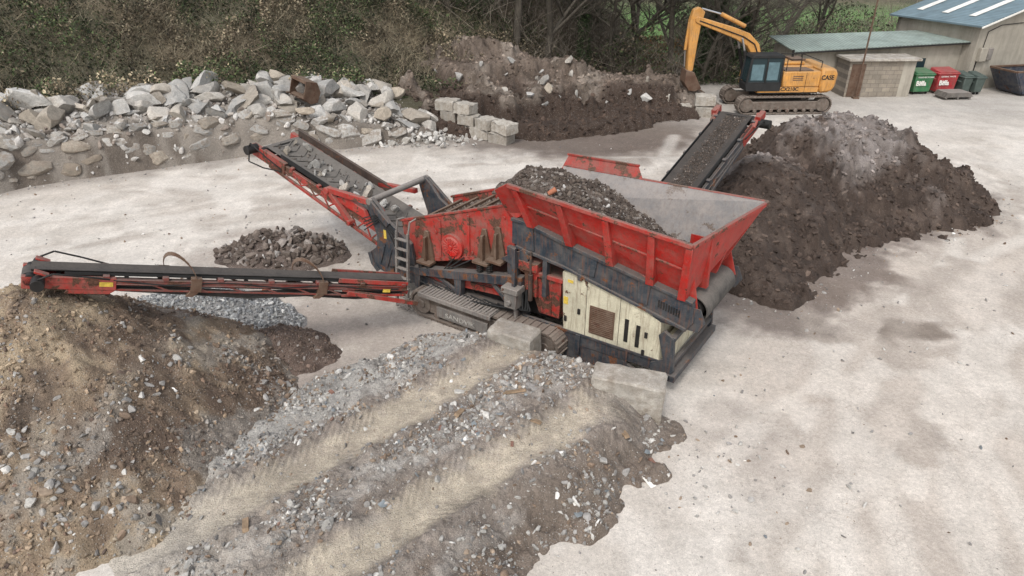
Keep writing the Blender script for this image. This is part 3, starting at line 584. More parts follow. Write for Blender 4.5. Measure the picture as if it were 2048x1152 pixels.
st=stems(np.stack([x,y,z-.05],-1)[k],D[k],rng.uniform(.004,.010,n)[k],pal(n,[(.30,.25,.17),(.21,.17,.115),(.38,.33,.235),(.10,.08,.06)],[3,3,1.2,2])[k])
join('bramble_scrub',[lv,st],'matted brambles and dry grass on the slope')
def thick(n,x0,x1,y0,y1,hmin,hmax,cols,leafn,base=2.0):
    gap=lambda x,y:~((x>7.6)&(x<11.2)&(y>41.5)&(y<60))
    x=rng.uniform(x0,x1,n); y=rng.uniform(y0,y1,n); k=gap(x,y); x=x[k];y=y[k];n=len(x); z=hill_z(x,y); D=np.stack([rng.normal(0,.55,n),rng.normal(0,.55,n),rng.uniform(.3,1,n)],-1)*rng.uniform(hmin,hmax,n)[:,None]
    a=stems(np.stack([x,y,z-.05+rng.random(n)**1.5*base],-1),D,rng.uniform(.004,.016,n),pal(n,cols))
    x=rng.uniform(x0,x1,leafn); y=rng.uniform(y0,y1,leafn); k=gap(x,y); x=x[k];y=y[k];leafn=len(x); g=fbm(x*.3,y*.3,4,2); z=np.maximum(hill_z(x,y),0)+rng.random(leafn)*(.3+3.2*ss(.42,.7,g)); cl=pal(leafn,GL+[(.16,.13,.09)],[4,4,1,2,2,4,2],.4)
    k=rng.random(leafn)<.25+.75*ss(.4,.6,g)
    return [a,leaves(np.stack([x,y,z],-1)[k],rng.uniform(.05,.13,leafn)[k],cl[k])]
TB=[(.14,.115,.09),(.20,.17,.135),(.085,.068,.055),(.27,.235,.19)]
join('thicket',thick(28000,-34,3,37,50,.6,2.4,TB,28000)+thick(24000,1,13.5,39.5,52,.6,2.6,TB,32000)+thick(9000,13,40,43.5,56,.8,3,TB,20000),'tangled bare undergrowth below the trees')
join('distant_wood',thick(24000,-60,5,62,100,1.5,5,TB,26000,3)+thick(9000,5,70,84,110,1.5,5,TB,12000,3),'far brown leafless woodland on the rising ground')
n=2600; P=np.stack([rng.normal(8.6,.9,n),rng.normal(44.5,.5,n),rng.random(n)*1.9],-1); V,F,C=leaves(P,rng.uniform(.05,.11,n),pal(n,[(.34,.17,.06),(.24,.12,.05),(.14,.09,.05)])); mk('beech_hedge',npmesh('beech_hedge',V,F,C),[M['leaf']],label='rusty brown leafed hedge beyond the yard',category='hedge')
def gen_tree(seed,H):
    r=random.Random(seed); segs=[]
    def br(p,d,L,rad,dep):
        k=4 if dep<2 else 3; q=p.copy(); dd=d.copy(); r1=rad
        for i in range(k):
            dd=(dd+Vector((r.gauss(0,.16),r.gauss(0,.16),r.gauss(0,.06)+.03*(dep>0)))).normalized(); e=q+dd*L/k; r2=rad*(1-.6*(i+1)/k); segs.append((q[:],e[:],r1,r2,dep)); 
            if dep<4:
                for c_ in range(2):
                    a=r.uniform(0,6.28); sp=r.uniform(.5,1.2); u=Vector((math.cos(a),math.sin(a),0)); cd=(dd*math.cos(sp)+u*math.sin(sp)+Vector((0,0,.1))).normalized(); br(e,cd,L*r.uniform(.42,.62),r2*.6,dep+1)
            q=e; r1=r2
    br(Vector((0,0,-.1)),Vector((0,0,1)),H,H*.024,0); return segs
def segmesh(name,segs,k):
    P0=np.array([s_[0] for s_ in segs]);P1=np.array([s_[1] for s_ in segs]);r0_=np.array([s_[2] for s_ in segs]);r1_=np.array([s_[3] for s_ in segs]); r0_=np.maximum(r0_,.006); r1_=np.maximum(r1_,.005); d=P1-P0; d/=np.linalg.norm(d,axis=1)[:,None]+1e-9
    u=np.cross(d,[.3,.9,.2]); u/=np.linalg.norm(u,axis=1)[:,None]+1e-9; v=np.cross(d,u); n=len(segs); V=np.zeros((n,2*k,3))
    for i in range(k):
        a=2*math.pi*i/k; o=u*math.cos(a)+v*math.sin(a); V[:,i]=P0+o*r0_[:,None]; V[:,k+i]=P1+o*r1_[:,None]
    F=np.array([[i,(i+1)%k,k+(i+1)%k,k+i] for i in range(k)]); F=(F[None]+(np.arange(n)*2*k)[:,None,None]).reshape(-1,4); m=npmesh(name,V.reshape(-1,3),F,None,True); m.materials.append(M['bark']); return m
TV=[]
for i in range(3):
    sg=gen_tree(20+i,7+i*.8); TV.append((segmesh('trunk',[q for q in sg if q[4]<=1],7),segmesh('crown',[q for q in sg if q[4]>1],3)))
n=5200; h=rng.random(n)**.8*5.5; a=rng.uniform(0,6.28,n); rr=.16+rng.random(n)*.55*(1-h/8)*fbm(a*2,h,3,1)*1.8
V,F,C=leaves(np.stack([rr*np.cos(a),rr*np.sin(a),h],-1),rng.uniform(.04,.09,n),pal(n,[(.04,.068,.027),(.058,.09,.036),(.03,.044,.02)],None,.4)); IV=npmesh('ivy',V,F,C); IV.materials.append(M['leaf'])
trees=[(-14,39,0,0),(-9,40.5,1,0),(-5,39,2,0),(-1.5,39.5,0,1),(1.8,38.6,1,0),(4.0,40,2,1),(5.6,40.5,0,0),(7.2,43,1,0),(9.0,41,2,0),(10.6,40,0,1),(11.6,41,1,1),(12.8,40,2,1),(14.4,44,0,1),(17,46,1,0),(20,47,2,0),(-18,41,1,0),(3,43,1,0),(8,47,0,0),(-23,38,2,0),(.2,38.4,2,0),(-3.2,38,1,0),(-7.5,37.5,0,0)]
for x,y,k,iv in trees:
    T=thing('bare_tree',(x,y,float(hill_z(x,y))),rnd.uniform(0,6.3),'leafless tree with ivy covered trunk behind the yard' if iv else 'leafless tree with fine bare branches','tree','bare trees behind the yard')
    sc=rnd.uniform(.8,1.15); T.scale=(sc,sc,sc)
    for nm,me in (('trunk',TV[k][0]),('crown',TV[k][1]))+((('ivy',IV),) if iv else ()):
        o=bpy.data.objects.new(nm,me); COLL.objects.link(o); o.parent=T
# ------------------------------------------------------------------ screening machine
SMc=thing('screening_machine',(OX,OY,0),R_(-34),'large red and slate tracked screening machine beside the ramp','screening machine')
X=lambda p:(-p[0],p[1],p[2])
def part(name,mats,fn,parent=SMc,bevel=.006,xf=X,**k):
    mb=MB(xf); fn(mb); return mb.build(name,mats,parent,bevel,**k)
def f(b):
    for y0,y1 in ((0,.14),(1.95,2.09)):
        b.prism([(0,.42),(0,.66),(3.2,.62),(4.4,.62),(5.8,.78),(6.9,.98),(7.3,.9),(7.2,.62),(5.8,.5),(4.4,.38),(3.2,.36)],y0,y1)
        b.prism([(.6,.2),(1.0,.42),(2.6,.42),(2.7,.12),(2.2,.02),(1.0,.02)],y0+.02,y1-.02)
    for s_ in (.3,2,3.6,5,6.6): b.box((s_-.08,.1,.42),(s_+.08,2.0,.58))
    b.box((3.3,.1,.5),(6.6,2.0,.62))
    b.box((0,-.04,.64),(3.6,.02,.70)); b.box((1.85,-.05,.2),(1.95,0,.66)); b.box((.8,-.03,.25),(.86,0,.64))
part('chassis',['blue'],f)
def f(b):
    for y0,y1 in ((-.06,.03),(2.05,2.14)):
        b.prism([(.28,.3),(-.02,.32),(-.16,.55),(-.1,1.25),(.1,1.36),(.2,1.25),(.06,.75),(.3,.6)],y0,y1)
        b.prism([(-.5,1.52),(-.62,1.75),(-.5,2.0),(.3,1.9),(.4,1.5)],y0+.04,y1-.04)
    b.box((-.22,-.1,.34),(-.04,2.2,.48)); b.box((-.14,-.05,.62),(-.06,2.12,.7)); b.box((-.13,-.05,1.2),(-.03,2.1,1.28))
    b.tube((-.1,-.1,.4),(-.1,2.2,.4),.05)
part('bumper_frame',['blue'],f)
for nm,y0,y1 in (('track',-.40,.0),('track',2.08,2.48)):
    T=part(nm,['track'],lambda b:trackloop(b,2.15,6.1,y0,y1,.0,.66),bevel=0)
    def f(b):
        b.prism([(2.7,.16),(2.6,.36),(2.8,.52),(5.5,.52),(5.7,.36),(5.55,.16)],y0+.04,y1-.04)
        for s_ in (2.48,5.78): b.tube((s_,y0+.02,.33),(s_,y1-.02,.33),.25,20); b.tube((s_,y0-.01,.33),(s_,y1+.01,.33),.1,12)
        for i in range(7): b.tube((2.95+i*.4,y0+.03,.12),(2.95+i*.4,y1-.03,.12),.085,12)
    part('track_frame',['track'],f,parent=T)
    if y0<0:
        part('side_cover',['grey'],lambda b:b.box((3.9,y0-.03,.16),(5.3,y0+.03,.42)),parent=T)
        text('SANDVIK',.16,(-5.05,y0-.036,.22),(R_(90),0,0),'fade',T,'lettering',sx=1.25,bold=.001)
def f(b):
    b.box((3.75,-.5,.66),(5.75,-.02,.69))
    for i in range(22): b.box((3.77+i*.09,-.49,.69),(3.82+i*.09,-.03,.715))
    b.box((3.75,-.53,.6),(5.75,-.49,.7))
part('catwalk',['grey'],f)
EC=part('engine_compartment',['cream'],lambda b:(b.prism([(2.32,1.98),(1.62,2.1),(.2,1.52),(.12,.62),(2.26,.66)],-.03,.95),b.prism([(1.6,1.75),(.2,1.45),(.14,.62),(2.2,.66)],.95,2.02)),bevel=.02)
EC["label"]='worn cream engine housing with louvred door'
def f(b):
    b.box((1.12,-.05,.80),(1.66,-.03,1.42))
    for i in range(14): b.box((1.15,-.062,.83+i*.042),(1.63,-.05,.85+i*.042))
part('door',['rust'],f,parent=EC,bevel=.002,label='brown rusted louvred door')
part('vent_slot',['dark'],lambda b:b.box((.82,-.045,.86),(.90,-.029,1.36)),parent=EC,bevel=0)
part('vent_slot',['dark'],lambda b:b.box((.58,-.045,.82),(.66,-.029,1.3)),parent=EC,bevel=0)
part('panel_seam',['dark'],lambda b:(b.box((1.745,-.036,.66),(1.752,-.029,2.06)),),parent=EC,bevel=0)
part('panel_seam',['dark'],lambda b:(b.box((1.02,-.036,.64),(1.027,-.029,1.84)),),parent=EC,bevel=0)
part('warning_sticker',['sticker'],lambda b:b.box((2.16,-.04,1.28),(2.26,-.03,1.44)),parent=EC,bevel=0)
part('warning_sticker',['sticker'],lambda b:b.box((2.06,-.04,1.78),(2.18,-.03,1.84)),parent=EC,bevel=0)
for s_,z_ in ((.45,1.15),(.48,.75),(2.2,.95),(1.9,1.2)): part('latch',['dark'],lambda b:b.box((s_-.03,-.06,z_-.06),(s_+.03,-.03,z_+.06)),parent=EC)
def f(b):
    b.box((.0,.12,.62),(.1,1.98,1.18)); b.box((-.03,.2,.66),(.0,.98,1.12)); b.box((-.03,1.04,.66),(.0,1.9,1.12))
part('rear_panel',['cream'],f,parent=EC,bevel=.01)
def f(b):
    for y0,y1 in ((-.05,.08),(2.02,2.15)):
        b.prism([(3.5,2.80),(3.5,2.30),(2.9,2.20),(2.3,2.12),(-.32,1.56),(-.42,1.72),(-.36,2.06),(2.1,2.52),(3.2,2.78)],y0,y1)
        b.prism([(3.5,2.86),(3.5,2.80),(3.2,2.79),(2.1,2.53),(-.36,2.07),(-.36,2.12),(2.1,2.6),(3.2,2.85)],y0-.05,y1+.05)
        b.prism([(3.4,2.28),(3.4,2.22),(2.3,2.07),(-.3,1.50),(-.3,1.56),(2.3,2.13)],y0-.04,y1+.04)
        for s_ in (2.7,1.9): b.box((s_-.05,y0-.03,1.3 if s_>2 else 1.9),(s_+.05,y1+.0,2.15))
        b.prism([(1.9,2.52),(1.55,2.45),(1.6,2.06),(1.85,2.08)],y0-.03,y0)
        b.prism([(3.3,2.8),(3.0,2.74),(2.95,2.26),(3.2,2.26)],y0-.03,y0)
        b.prism([(.7,2.28),(.45,2.23),(.48,1.80),(.68,1.84)],y0-.03,y0)
    for i in range(4): b.box((.1+i*.9,.08,1.72+i*.2),(.2+i*.9,2.02,1.84+i*.2))
FE=part('feeder_beam',['blue'],f)
def f(b):
    for i in range(9): b.box((-.12+i*.05,-.062,1.74+i*.011),(-.145+i*.05,-.05,1.88+i*.011))
part('louvre',['dark'],f,parent=FE,bevel=0)
def f(b):
    N=14; pr=[]
    for i in range(N+1): a=math.pi*.5+math.pi*i/N; pr.append((-.26+.28*math.cos(a),1.76+.28*math.sin(a)))
    out=[(3.7,2.86)]+pr+[(3.7,2.3)]
    inn=[(3.7,2.32)]+[(-.26+(x_+.26)*.93,1.76+(z_-1.76)*.93) for x_,z_ in pr[::-1]]+[(3.7,2.84)]
    b.prism(out+inn,.3,1.88)
part('feed_belt',['belt'],f,bevel=0)
part('tail_drum',['dark'],lambda b:(b.tube((-.22,.28,1.76),(-.22,1.9,1.76),.22,20),b.tube((-.22,0,1.76),(-.22,2.2,1.76),.06,12)))
# hopper
nr=[(3.35,-.42,3.70),(-.34,-.42,3.36)]; nbm=[(3.15,.08,2.82),(-.2,.12,2.12)]
fr=[(3.8,2.5,3.20),(-.74,2.52,3.28)]; fb=[(3.5,1.98,2.7),(-.05,1.98,2.2)]
def f(b):
    b.plate([nr[0],nr[1],nbm[1],nbm[0]],.02); b.plate([fr[0],fr[1],fb[1],fb[0]],-.02)
    b.plate([nr[1],fr[1],fb[1],nbm[1]],.02)
    b.plate([(.75,.04,2.35),(-.2,.1,2.12),(-.42,.0,1.72),(-.25,.02,2.0)],.02)
    b.prism([(.5,2.5),(-.28,2.5),(-.44,1.78),(-.3,1.74),(.5,2.2)],.09,.12)
    b.prism([(.5,2.5),(-.28,2.5),(-.5,1.86),(-.36,1.80),(.5,2.2)],1.96,1.99)
HP=part('hopper',['red'],f,bevel=0); HP["label"]='flared red feed hopper with welded ribs'
def lr(a,b_,t): return tuple(a[i]+(b_[i]-a[i])*t for i in range(3))
def off(p,dx,dy,dz): return (p[0]+dx,p[1]+dy,p[2]+dz)
for t in (.04,.30,.56,.80,.985):
    def f(b):
        a=lr(nr[0],nr[1],t); c_=lr(nbm[0],nbm[1],t)
        b.hexa([off(a,-.06,-.02,-.10),off(a,.06,-.02,-.10),off(c_,.08,-.22,-.02),off(c_,-.08,-.22,-.02),off(a,-.06,.03,-.08),off(a,.06,.03,-.08),off(c_,.08,.02,0),off(c_,-.08,.02,0)])
    part('rib',['red'],f,parent=HP)
for t in (.25,.6,.92):
    def f(b):
        a=lr(nr[1],fr[1],t); c_=lr(nbm[1],fb[1],t)
        b.hexa([off(a,-.0,-.05,-.1),off(a,-.0,.05,-.1),off(c_,-.22,.06,0),off(c_,-.22,-.06,0),off(a,.03,-.05,-.08),off(a,.03,.05,-.08),off(c_,.02,.06,0),off(c_,.02,-.06,0)])
    part('rib',['red'],f,parent=HP)
def f(b):
    b.beam(off(nr[0],0,-.02,-.03),off(nr[1],0,-.02,-.03),.07,.08); b.beam(off(nr[1],0,0,-.03),off(fr[1],0,0,-.03),.07,.08); b.beam(off(fr[1],0,.02,-.03),off(fr[0],0,.02,-.03),.07,.08)
    b.beam(off(lr(nr[0],nbm[0],.5),0,-.03,0),off(lr(nr[1],nbm[1],.5),0,-.03,0),.04,.04)
part('rim',['redworn'],f,parent=HP,bevel=.01)
def f(b):
    g=.035
    b.plate([off(nr[0],0,g,0),off(nr[1],.03,g,0),off(nbm[1],.03,g,0),off(nbm[0],0,g,0)],.008)
    b.plate([off(fr[0],0,-g,-.01),off(fr[1],.03,-g,0),off(fb[1],.03,-g,0),off(fb[0],0,-g,0)],-.008)
    b.plate([off(nr[1],g,.03,0),off(fr[1],g,-.03,0),off(fb[1],g,-.03,0),off(nbm[1],g,.03,0)],.008)
part('lining',['lining'],f,parent=HP,bevel=0)
def f(b):
    b.plate([(3.35,-.42,3.70),(3.75,-.30,3.45),(3.6,.1,2.7),(3.15,.08,2.82)],.02)
    b.plate([(3.15,.05,2.85),(3.75,.05,3.35),(3.85,.05,2.6),(3.5,.05,2.3)],.03)
    b.tube((3.45,-.02,3.02),(3.45,.08,3.02),.17,20)
part('hopper_wing',['red'],f,parent=HP)
def f(b):
    b.plate([(3.85,2.48,3.12),(1.85,2.48,3.20),(2.05,2.62,3.46),(3.75,2.62,3.42)],.025); b.beam((3.78,2.62,3.43),(2.02,2.62,3.47),.05,.05)
    for s_ in (2.3,3.4): b.beam((s_,2.7,3.05),(s_,2.62,3.40),.05,.05)
part('hopper_flap',['redworn'],f,parent=HP)
# screen box
def f(b):
    for y0,y1 in ((.06,.10),(1.92,1.96)):
        b.prism([(6.62,2.02),(5.2,2.56),(3.55,3.08),(3.45,2.6),(3.55,1.84),(4.9,1.48),(6.34,1.05),(6.55,1.5)],y0,y1)
        b.beam((6.66,(y0+y1)/2,2.03),(3.5,(y0+y1)/2,3.11),.09,.05)
    b.prism([(3.58,3.05),(3.52,3.05),(3.5,1.9),(3.56,1.9)],.1,1.92)
SB=part('screen_box',['redworn'],f); SB["label"]='inclined red vibrating screen box with flaking paint'
def f(b):
    b.prism([(6.6,1.78),(6.6,1.72),(3.6,2.72),(3.6,2.78)],.1,1.92)
    b.prism([(6.6,1.4),(6.6,1.35),(3.6,2.3),(3.6,2.35)],.1,1.92)
    for i in range(6): b.box((3.8+i*.5,.1,2.76-i*.166),(3.86+i*.5,1.92,2.86-i*.166))
part('screen_deck',['rust'],f,parent=SB,bevel=0)
def f(b):
    b.tube((5.12,.06,1.78),(5.12,-.02,1.78),.29,28); b.tube((5.12,-.02,1.78),(5.12,-.05,1.78),.24,28,r2=.2)
    for i in range(16):
        a=i*math.pi/8; p=lambda r:(5.12+r*math.cos(a),-.055,1.78+r*math.sin(a)); b.beam(p(.07),p(.21),.02,.03)
    b.tube((5.12,-.03,1.78),(5.12,-.08,1.78),.05,12)
part('drive_guard',['red'],f,parent=SB,bevel=.004)
for s_,z_ in ((5.85,1.55),(4.25,1.98),(3.9,2.10)):
    def f(b):
        b.prism([(s_+.05,z_+.42),(s_-.05,z_+.42),(s_-.2,z_-.28),(s_+.2,z_-.28)],-.0,.06); b.box((s_-.2,-.18,z_-.34),(s_+.2,.06,z_-.28)); b.prism([(s_+.03,z_+.3),(s_-.03,z_+.3),(s_-.03,z_-.28),(s_+.03,z_-.28)],-.1,0)
    part('spring_bracket',['rust'],f,parent=SB)
for s_,z_ in ((5.97,1.21),(5.73,1.21),(4.3,1.62),(4.05,1.68)):
    part('coil_spring',['dark'],lambda b:b.path([(s_+.065*math.cos(t*.785),-.09+.065*math.sin(t*.785),z_-.19+.19*t/36) for t in range(37)],.014,6),parent=SB,bevel=0)
def f(b):
    for s_,z_ in ((6.4,1.25),(6.2,1.75),(5.6,2.0),(4.7,2.35),(4.6,1.75),(3.75,2.75),(3.7,2.0)): b.tube((s_,.055,z_),(s_,.03,z_),.035,8)
    for s_ in (5.5,4.7): b.beam((s_,.045,1.5-(s_-5)*.3),(s_-.02,.045,2.42-(s_-5.2)*.36),.025,.07)
    b.beam((6.35,.045,1.12),(3.6,.045,1.92),.025,.08)
part('stiffener',['redworn'],f,parent=SB,bevel=.003)
def f(b):
    for y0,y1 in ((-.16,.04),(1.98,2.1)):
        b.prism([(6.35,1.02),(3.5,1.58),(3.2,1.62),(3.2,1.42),(3.5,1.36),(6.3,.84)],y0,y1)
        for s_ in (3.35,4.9,6.1): b.prism([(s_+.1,1.3-.2*(s_-3.3)*.9+.1),(s_-.1,1.3-.2*(s_-3.3)*.9+.1),(s_-.07,.55),(s_+.07,.55)],y0+.02,y1-.02)
        b.beam((3.4,(y0+y1)/2,.7),(4.1,(y0+y1)/2,1.35),.06,.09); b.beam((5.0,(y0+y1)/2,.75),(5.6,(y0+y1)/2,1.0),.06,.08)
    b.prism([(3.62,2.2),(3.42,2.2),(3.3,1.3),(3.4,.6),(3.6,.6)],-.06,.04)
    b.box((3.28,-.28,1.3),(3.36,-.2,2.3))
    b.prism([(3.75,1.9),(3.2,2.25),(3.05,2.1),(3.2,1.75)],-.10,-.02)
part('subframe',['blue'],f)
def f(b):
    b.tube((3.0,-.12,1.15),(3.0,-.12,1.75),.05,10); b.tube((3.0,-.12,1.75),(3.0,-.12,2.25),.028,10)
part('hydraulic_cylinder',['darkrust'],f)
def f(b):
    b.prism([(6.15,.98),(3.65,1.38),(3.65,.92),(5.9,.72)],.06,1.9)
    for i in range(2): b.box((4.0+i*.9,.045,1.0-i*.04),(4.7+i*.9,.06,1.24-i*.14))
LB=part('lower_hopper',['redworn'],f,bevel=.01)
for i in range(2): part('louvre',['dark'],lambda b:[b.beam((4.06+i*.9,.04,1.05-i*.05+j*.045),(4.66+i*.9,.04,1.02-i*.06+j*.03),.015,.018) for j in range(4)],parent=LB,bevel=0)
def f(b):
    b.hexa([(3.2,.0,1.75),(2.35,.0,1.75),(2.35,1.6,1.75),(3.2,1.6,1.75),(2.95,.15,.75),(2.45,.15,.75),(2.45,1.5,.75),(2.95,1.5,.75)])
    b.box((2.3,-.05,1.7),(3.25,.03,1.8)); b.box((2.9,-.04,1.2),(3.2,.1,1.75)); b.box((2.85,-.12,1.8),(3.3,.3,2.0))
    b.beam((2.6,.02,1.7),(2.65,.13,.8),.04,.04); b.beam((3.0,.02,1.7),(2.85,.13,.8),.04,.04)
part('discharge_chute',['redworn'],f,bevel=.01)
def f(b):
    b.box((3.15,-.4,1.3),(3.55,-.08,1.44)); b.box((3.2,-.36,.95),(3.5,-.1,1.3)); b.beam((3.3,-.2,.6),(3.3,-.2,1),.08,.08)
    b.tube((3.36,-.42,1.1),(3.36,-.36,1.1),.06,12)
part('valve_cabinet',['grey'],f,bevel=.015)
for k in range(7):
    y=.0-.02*k; part('hydraulic_hose',['black'],lambda b:b.path([(3.2-.1*math.sin(k),y-.05,1.35),(3.0+.05*k,y-.12,.9),(3.3+.3*k,y-.06,.72-.02*k),(3.9+.35*k,y-.02,.75)],.018,6),bevel=0)
for k in range(3): part('hydraulic_hose',['black'],lambda b:b.path([(5.0-.2*k,.0,1.6),(5.4,-.1,1.1),(5.9,-.12,.9+.05*k),(6.5,-.06,1.0+.05*k)],.016,6),bevel=0)
for k in range(4): part('hydraulic_hose',['black'],lambda b:b.path([(6.7+.1*k,-.07,.8),(6.5,-.12,1.3-.1*k),(6.6+.1*k,-.1,1.7),(7.2,-.08,2.1-.05*k),(7.7,-.1,1.9-.1*k)],.015,6),bevel=0)
part('engine_block',['dark'],lambda b:b.box((2.4,.3,.6),(4.8,1.8,1.0)))
def f(b):
    for y0,y1 in ((-.04,.05),(1.8,1.89)):
        b.prism([(7.62,2.30),(7.42,2.44),(7.24,2.3),(6.95,1.95),(6.55,1.72),(6.30,1.55),(6.2,.95),(6.1,.6),(6.6,.5),(7.4,.62),(7.62,.75),(7.66,1.0),(7.42,1.2),(7.36,1.5),(7.5,1.9)],y0,y1)
        b.prism([(7.7,1.0),(7.62,.72),(7.45,.55),(7.38,.6),(7.55,.8),(7.6,1.05)],y0-.04,y1+.04)
        for s_,z_ in ((7.3,.8),(7.1,.72),(6.9,.68)): b.prism([(s_,z_),(s_-.06,z_+.4),(s_-.2,z_+.55),(s_-.12,z_+.3)],y0-.03,y0)
    b.box((6.2,0,.8),(6.5,1.85,1.0)); b.box((7.2,0,.7),(7.45,1.85,.9))
    b.beam((7.4,1.9,2.36),(6.75,1.98,1.75),.1,.16); b.beam((7.46,-.08,2.36),(6.9,-.1,1.9),.06,.14)
part('tail_frame',['blue'],f)
part('cross_tube',['grey'],lambda b:b.tube((7.46,-.12,2.36),(7.46,1.98,2.36),.075,16),bevel=0)
part('warning_sticker',['sticker'],lambda b:b.box((7.05,-.045,1.5),(7.13,-.041,1.72)),bevel=0)
def f(b):
    for s_ in (6.12,6.46): b.beam((s_,-.3,1.95),(s_+.06,-.42,.05),.06,.05)
    for i in range(8): z_=.12+i*.235; y=-.42+.12*(z_/1.9); b.beam((6.12,y,z_),(6.50,y,z_),.09,.03)
    b.path([(6.12,-.3,1.9),(6.1,-.24,2.2),(6.05,-.08,2.25)],.02,8); b.path([(6.46,-.3,1.9),(6.46,-.24,2.2),(6.4,-.08,2.2)],.02,8)
part('ladder',['grey'],f,bevel=.003)
# conveyors
def frame(p0,p1,xf=X):
    p0=Vector(p0);p1=Vector(p1);d=(p1-p0);L=d.length;d.normalize();sd=d.cross(Vector((0,0,1))).normalized();up=sd.cross(d).normalized()
    return (lambda p:xf(tuple(p0+d*p[0]+sd*p[1]+up*p[2]))),L
def conveyor(name,p0,p1,W,matf,matb,label,cleats=False,hoops=(),railh=.17,skirt=True,sk=.12,bd=.09,dr=.13):
    fx,L=frame(p0,p1); h=W/2
    def f(b):
        for sg in (-1,1):
            y=sg*h; b.box((0,y-.02,-railh),(L,y+.02,0)); b.box((0,y-.04,-.02),(L,y+.04,.0)); b.box((0,y-.04,-railh),(L,y+.04,-railh+.02))
        n=int(L/.9)
        for i in range(n+1):
            u=.1+i*(L-.25)/n; b.box((u-.025,-h,-railh-.0),(u+.025,h,-railh+.05))
            for sg in (-1,1): b.box((u-.05,sg*h-.05,-.0),(u+.05,sg*h+.05,.06))
    C=part(name,[matf],f,xf=fx,label=label)
    if skirt:
        for sg in (-1,1): part('belt_skirt',['black'],lambda b:b.box((L*.04,sg*(h-.06)-.008,.03),(L*.93,sg*(h-.06)+.008,.03+sk)),parent=C,xf=fx,bevel=0)
    def f(b):
        w=h-bd; prof=[(-w,.09),(-w*.45,.03),(w*.45,.03),(w,.09)]; N=24
        for i in range(N):
            u0=L*i/N;u1=L*(i+1)/N
            for (a,za),(c_,zc) in zip(prof,prof[1:]): b.hexa([(u0,a,za),(u0,c_,zc),(u0,c_,zc+.014),(u0,a,za+.014),(u1,a,za),(u1,c_,zc),(u1,c_,zc+.014),(u1,a,za+.014)])
        b.box((0,-w,-railh-.07),(L,w,-railh-.055))
        pr=[(L+dr*1.3*math.sin(math.pi*i/12),-.055+dr*math.cos(math.pi*i/12)) for i in range(13)]
        b.prism(pr+[(L-.05,-.05-dr),(L-.05,-.05+dr)],-w,w)
        if cleats:
            k=int(L/.30)
            for i in range(k):
                u=.1+i*.30
                for sg in (-1,1): b.beam((u,0,.050),(u+.2,sg*w*.6,.068),.03,.022,0)
    part('belt',[matb],f,parent=C,xf=fx,bevel=0)
    for i in range(int(L)+1): part('roller',['dark'],lambda b:b.tube((.3+i*.98,-h+.03,-.01),(.3+i*.98,h-.03,-.01),.035,10),parent=C,xf=fx,bevel=0)
    part('head_drum',['dark'],lambda b:b.tube((L,-h-.04,-.055),(L,h+.04,-.055),dr,18),parent=C,xf=fx,bevel=0)
    for u in hoops:
        def f(b):
            pts=[(u-.24*math.cos(math.pi*i/12)+.10*math.sin(math.pi*i/12),(h+.03)*math.cos(math.pi*i/12),.05+.34*math.sin(math.pi*i/12)) for i in range(13)]
            for a,c_ in zip(pts,pts[1:]): b.beam(a,c_,.07,.014,up=(1,0,0))
            for sg in (-1,1): u2=u-.24*sg; b.box((u2-.09,sg*h-.06,-.2),(u2+.09,sg*h+.06,.06)); b.prism([(u2-.06,-.2),(u2+.1,-.2),(u2+.16,-.30),(u2+.04,-.30)],sg*h-.05,sg*h+.05)
        part('belt_guard_hoop',['rust'],f,parent=C,xf=fx,bevel=.003)
    return C,fx,L
# left side conveyor
h0=W2M(-2.35,13.05,1.22); h1=W2M(-7.85,9.97,3.02)
C,fx,L=conveyor('side_conveyor',h0,h1,.50,'frame','darkbelt','long slim red side conveyor reaching over the spoil heap',hoops=(2.05,4.35),sk=.05,bd=.08,railh=.10,dr=.10)
h=.25
for sg in (-1,1):
    def f(b):
        b.box((L-1.2,sg*h-.05,-.20),(L+.12,sg*h+.04,.02)); b.prism([(L-1.2,-.20),(L-.5,-.20),(L-.45,-.28),(L-1.1,-.28)],sg*h-.04,sg*h+.03)
        b.beam((L-.25,sg*(h+.04),.05),(L-.05,sg*(h+.04),.12),.12,.04)
    part('head_frame',['redworn'],f,parent=C,xf=fx,bevel=.008)
    def f(b):
        b.beam((0,sg*h,-.2),(1.4,sg*h,-.24),.04,.05); b.beam((0.4,sg*h,-.24),(1.4,sg*h,-.12),.04,.05); b.beam((.0,sg*h,.05),(1.5,sg*h,.09),.04,.09)
        b.beam((-.3,sg*(h+.05),-.38),(1.3,sg*(h+.05),-.16),.05,.09)
    part('support_strut',['redworn'],f,parent=C,xf=fx,bevel=.004)
    part('lower_chord',['frame'],lambda b:(b.beam((1.4,sg*h,-.22),(L-1.2,sg*h,-.20),.03,.03),[b.beam((1.4+i*.62,sg*h,-.22),(1.4+i*.62+.31,sg*h,-.10),.02,.03) for i in range(6)]),parent=C,xf=fx,bevel=0)
    part('hydraulic_hose',['black'],lambda b:b.path([(.2+i*.4,sg*(h+.035),-.05-.04*math.sin(i*1.3)) for i in range(14)],.012,6),parent=C,xf=fx,bevel=0)
part('warning_sticker',['sticker'],lambda b:b.box((L-1.15,-.304,-.13),(L-.95,-.30,-.05)),parent=C,xf=fx,bevel=0)
part('warning_sticker',['sticker'],lambda b:b.box((L-1.15,.292,-.13),(L-.95,.296,-.05)),parent=C,xf=fx,bevel=0)
part('warning_sticker',['sticker'],lambda b:b.box((.4,.322,-.12),(.56,.328,-.05)),parent=C,xf=fx,bevel=0)
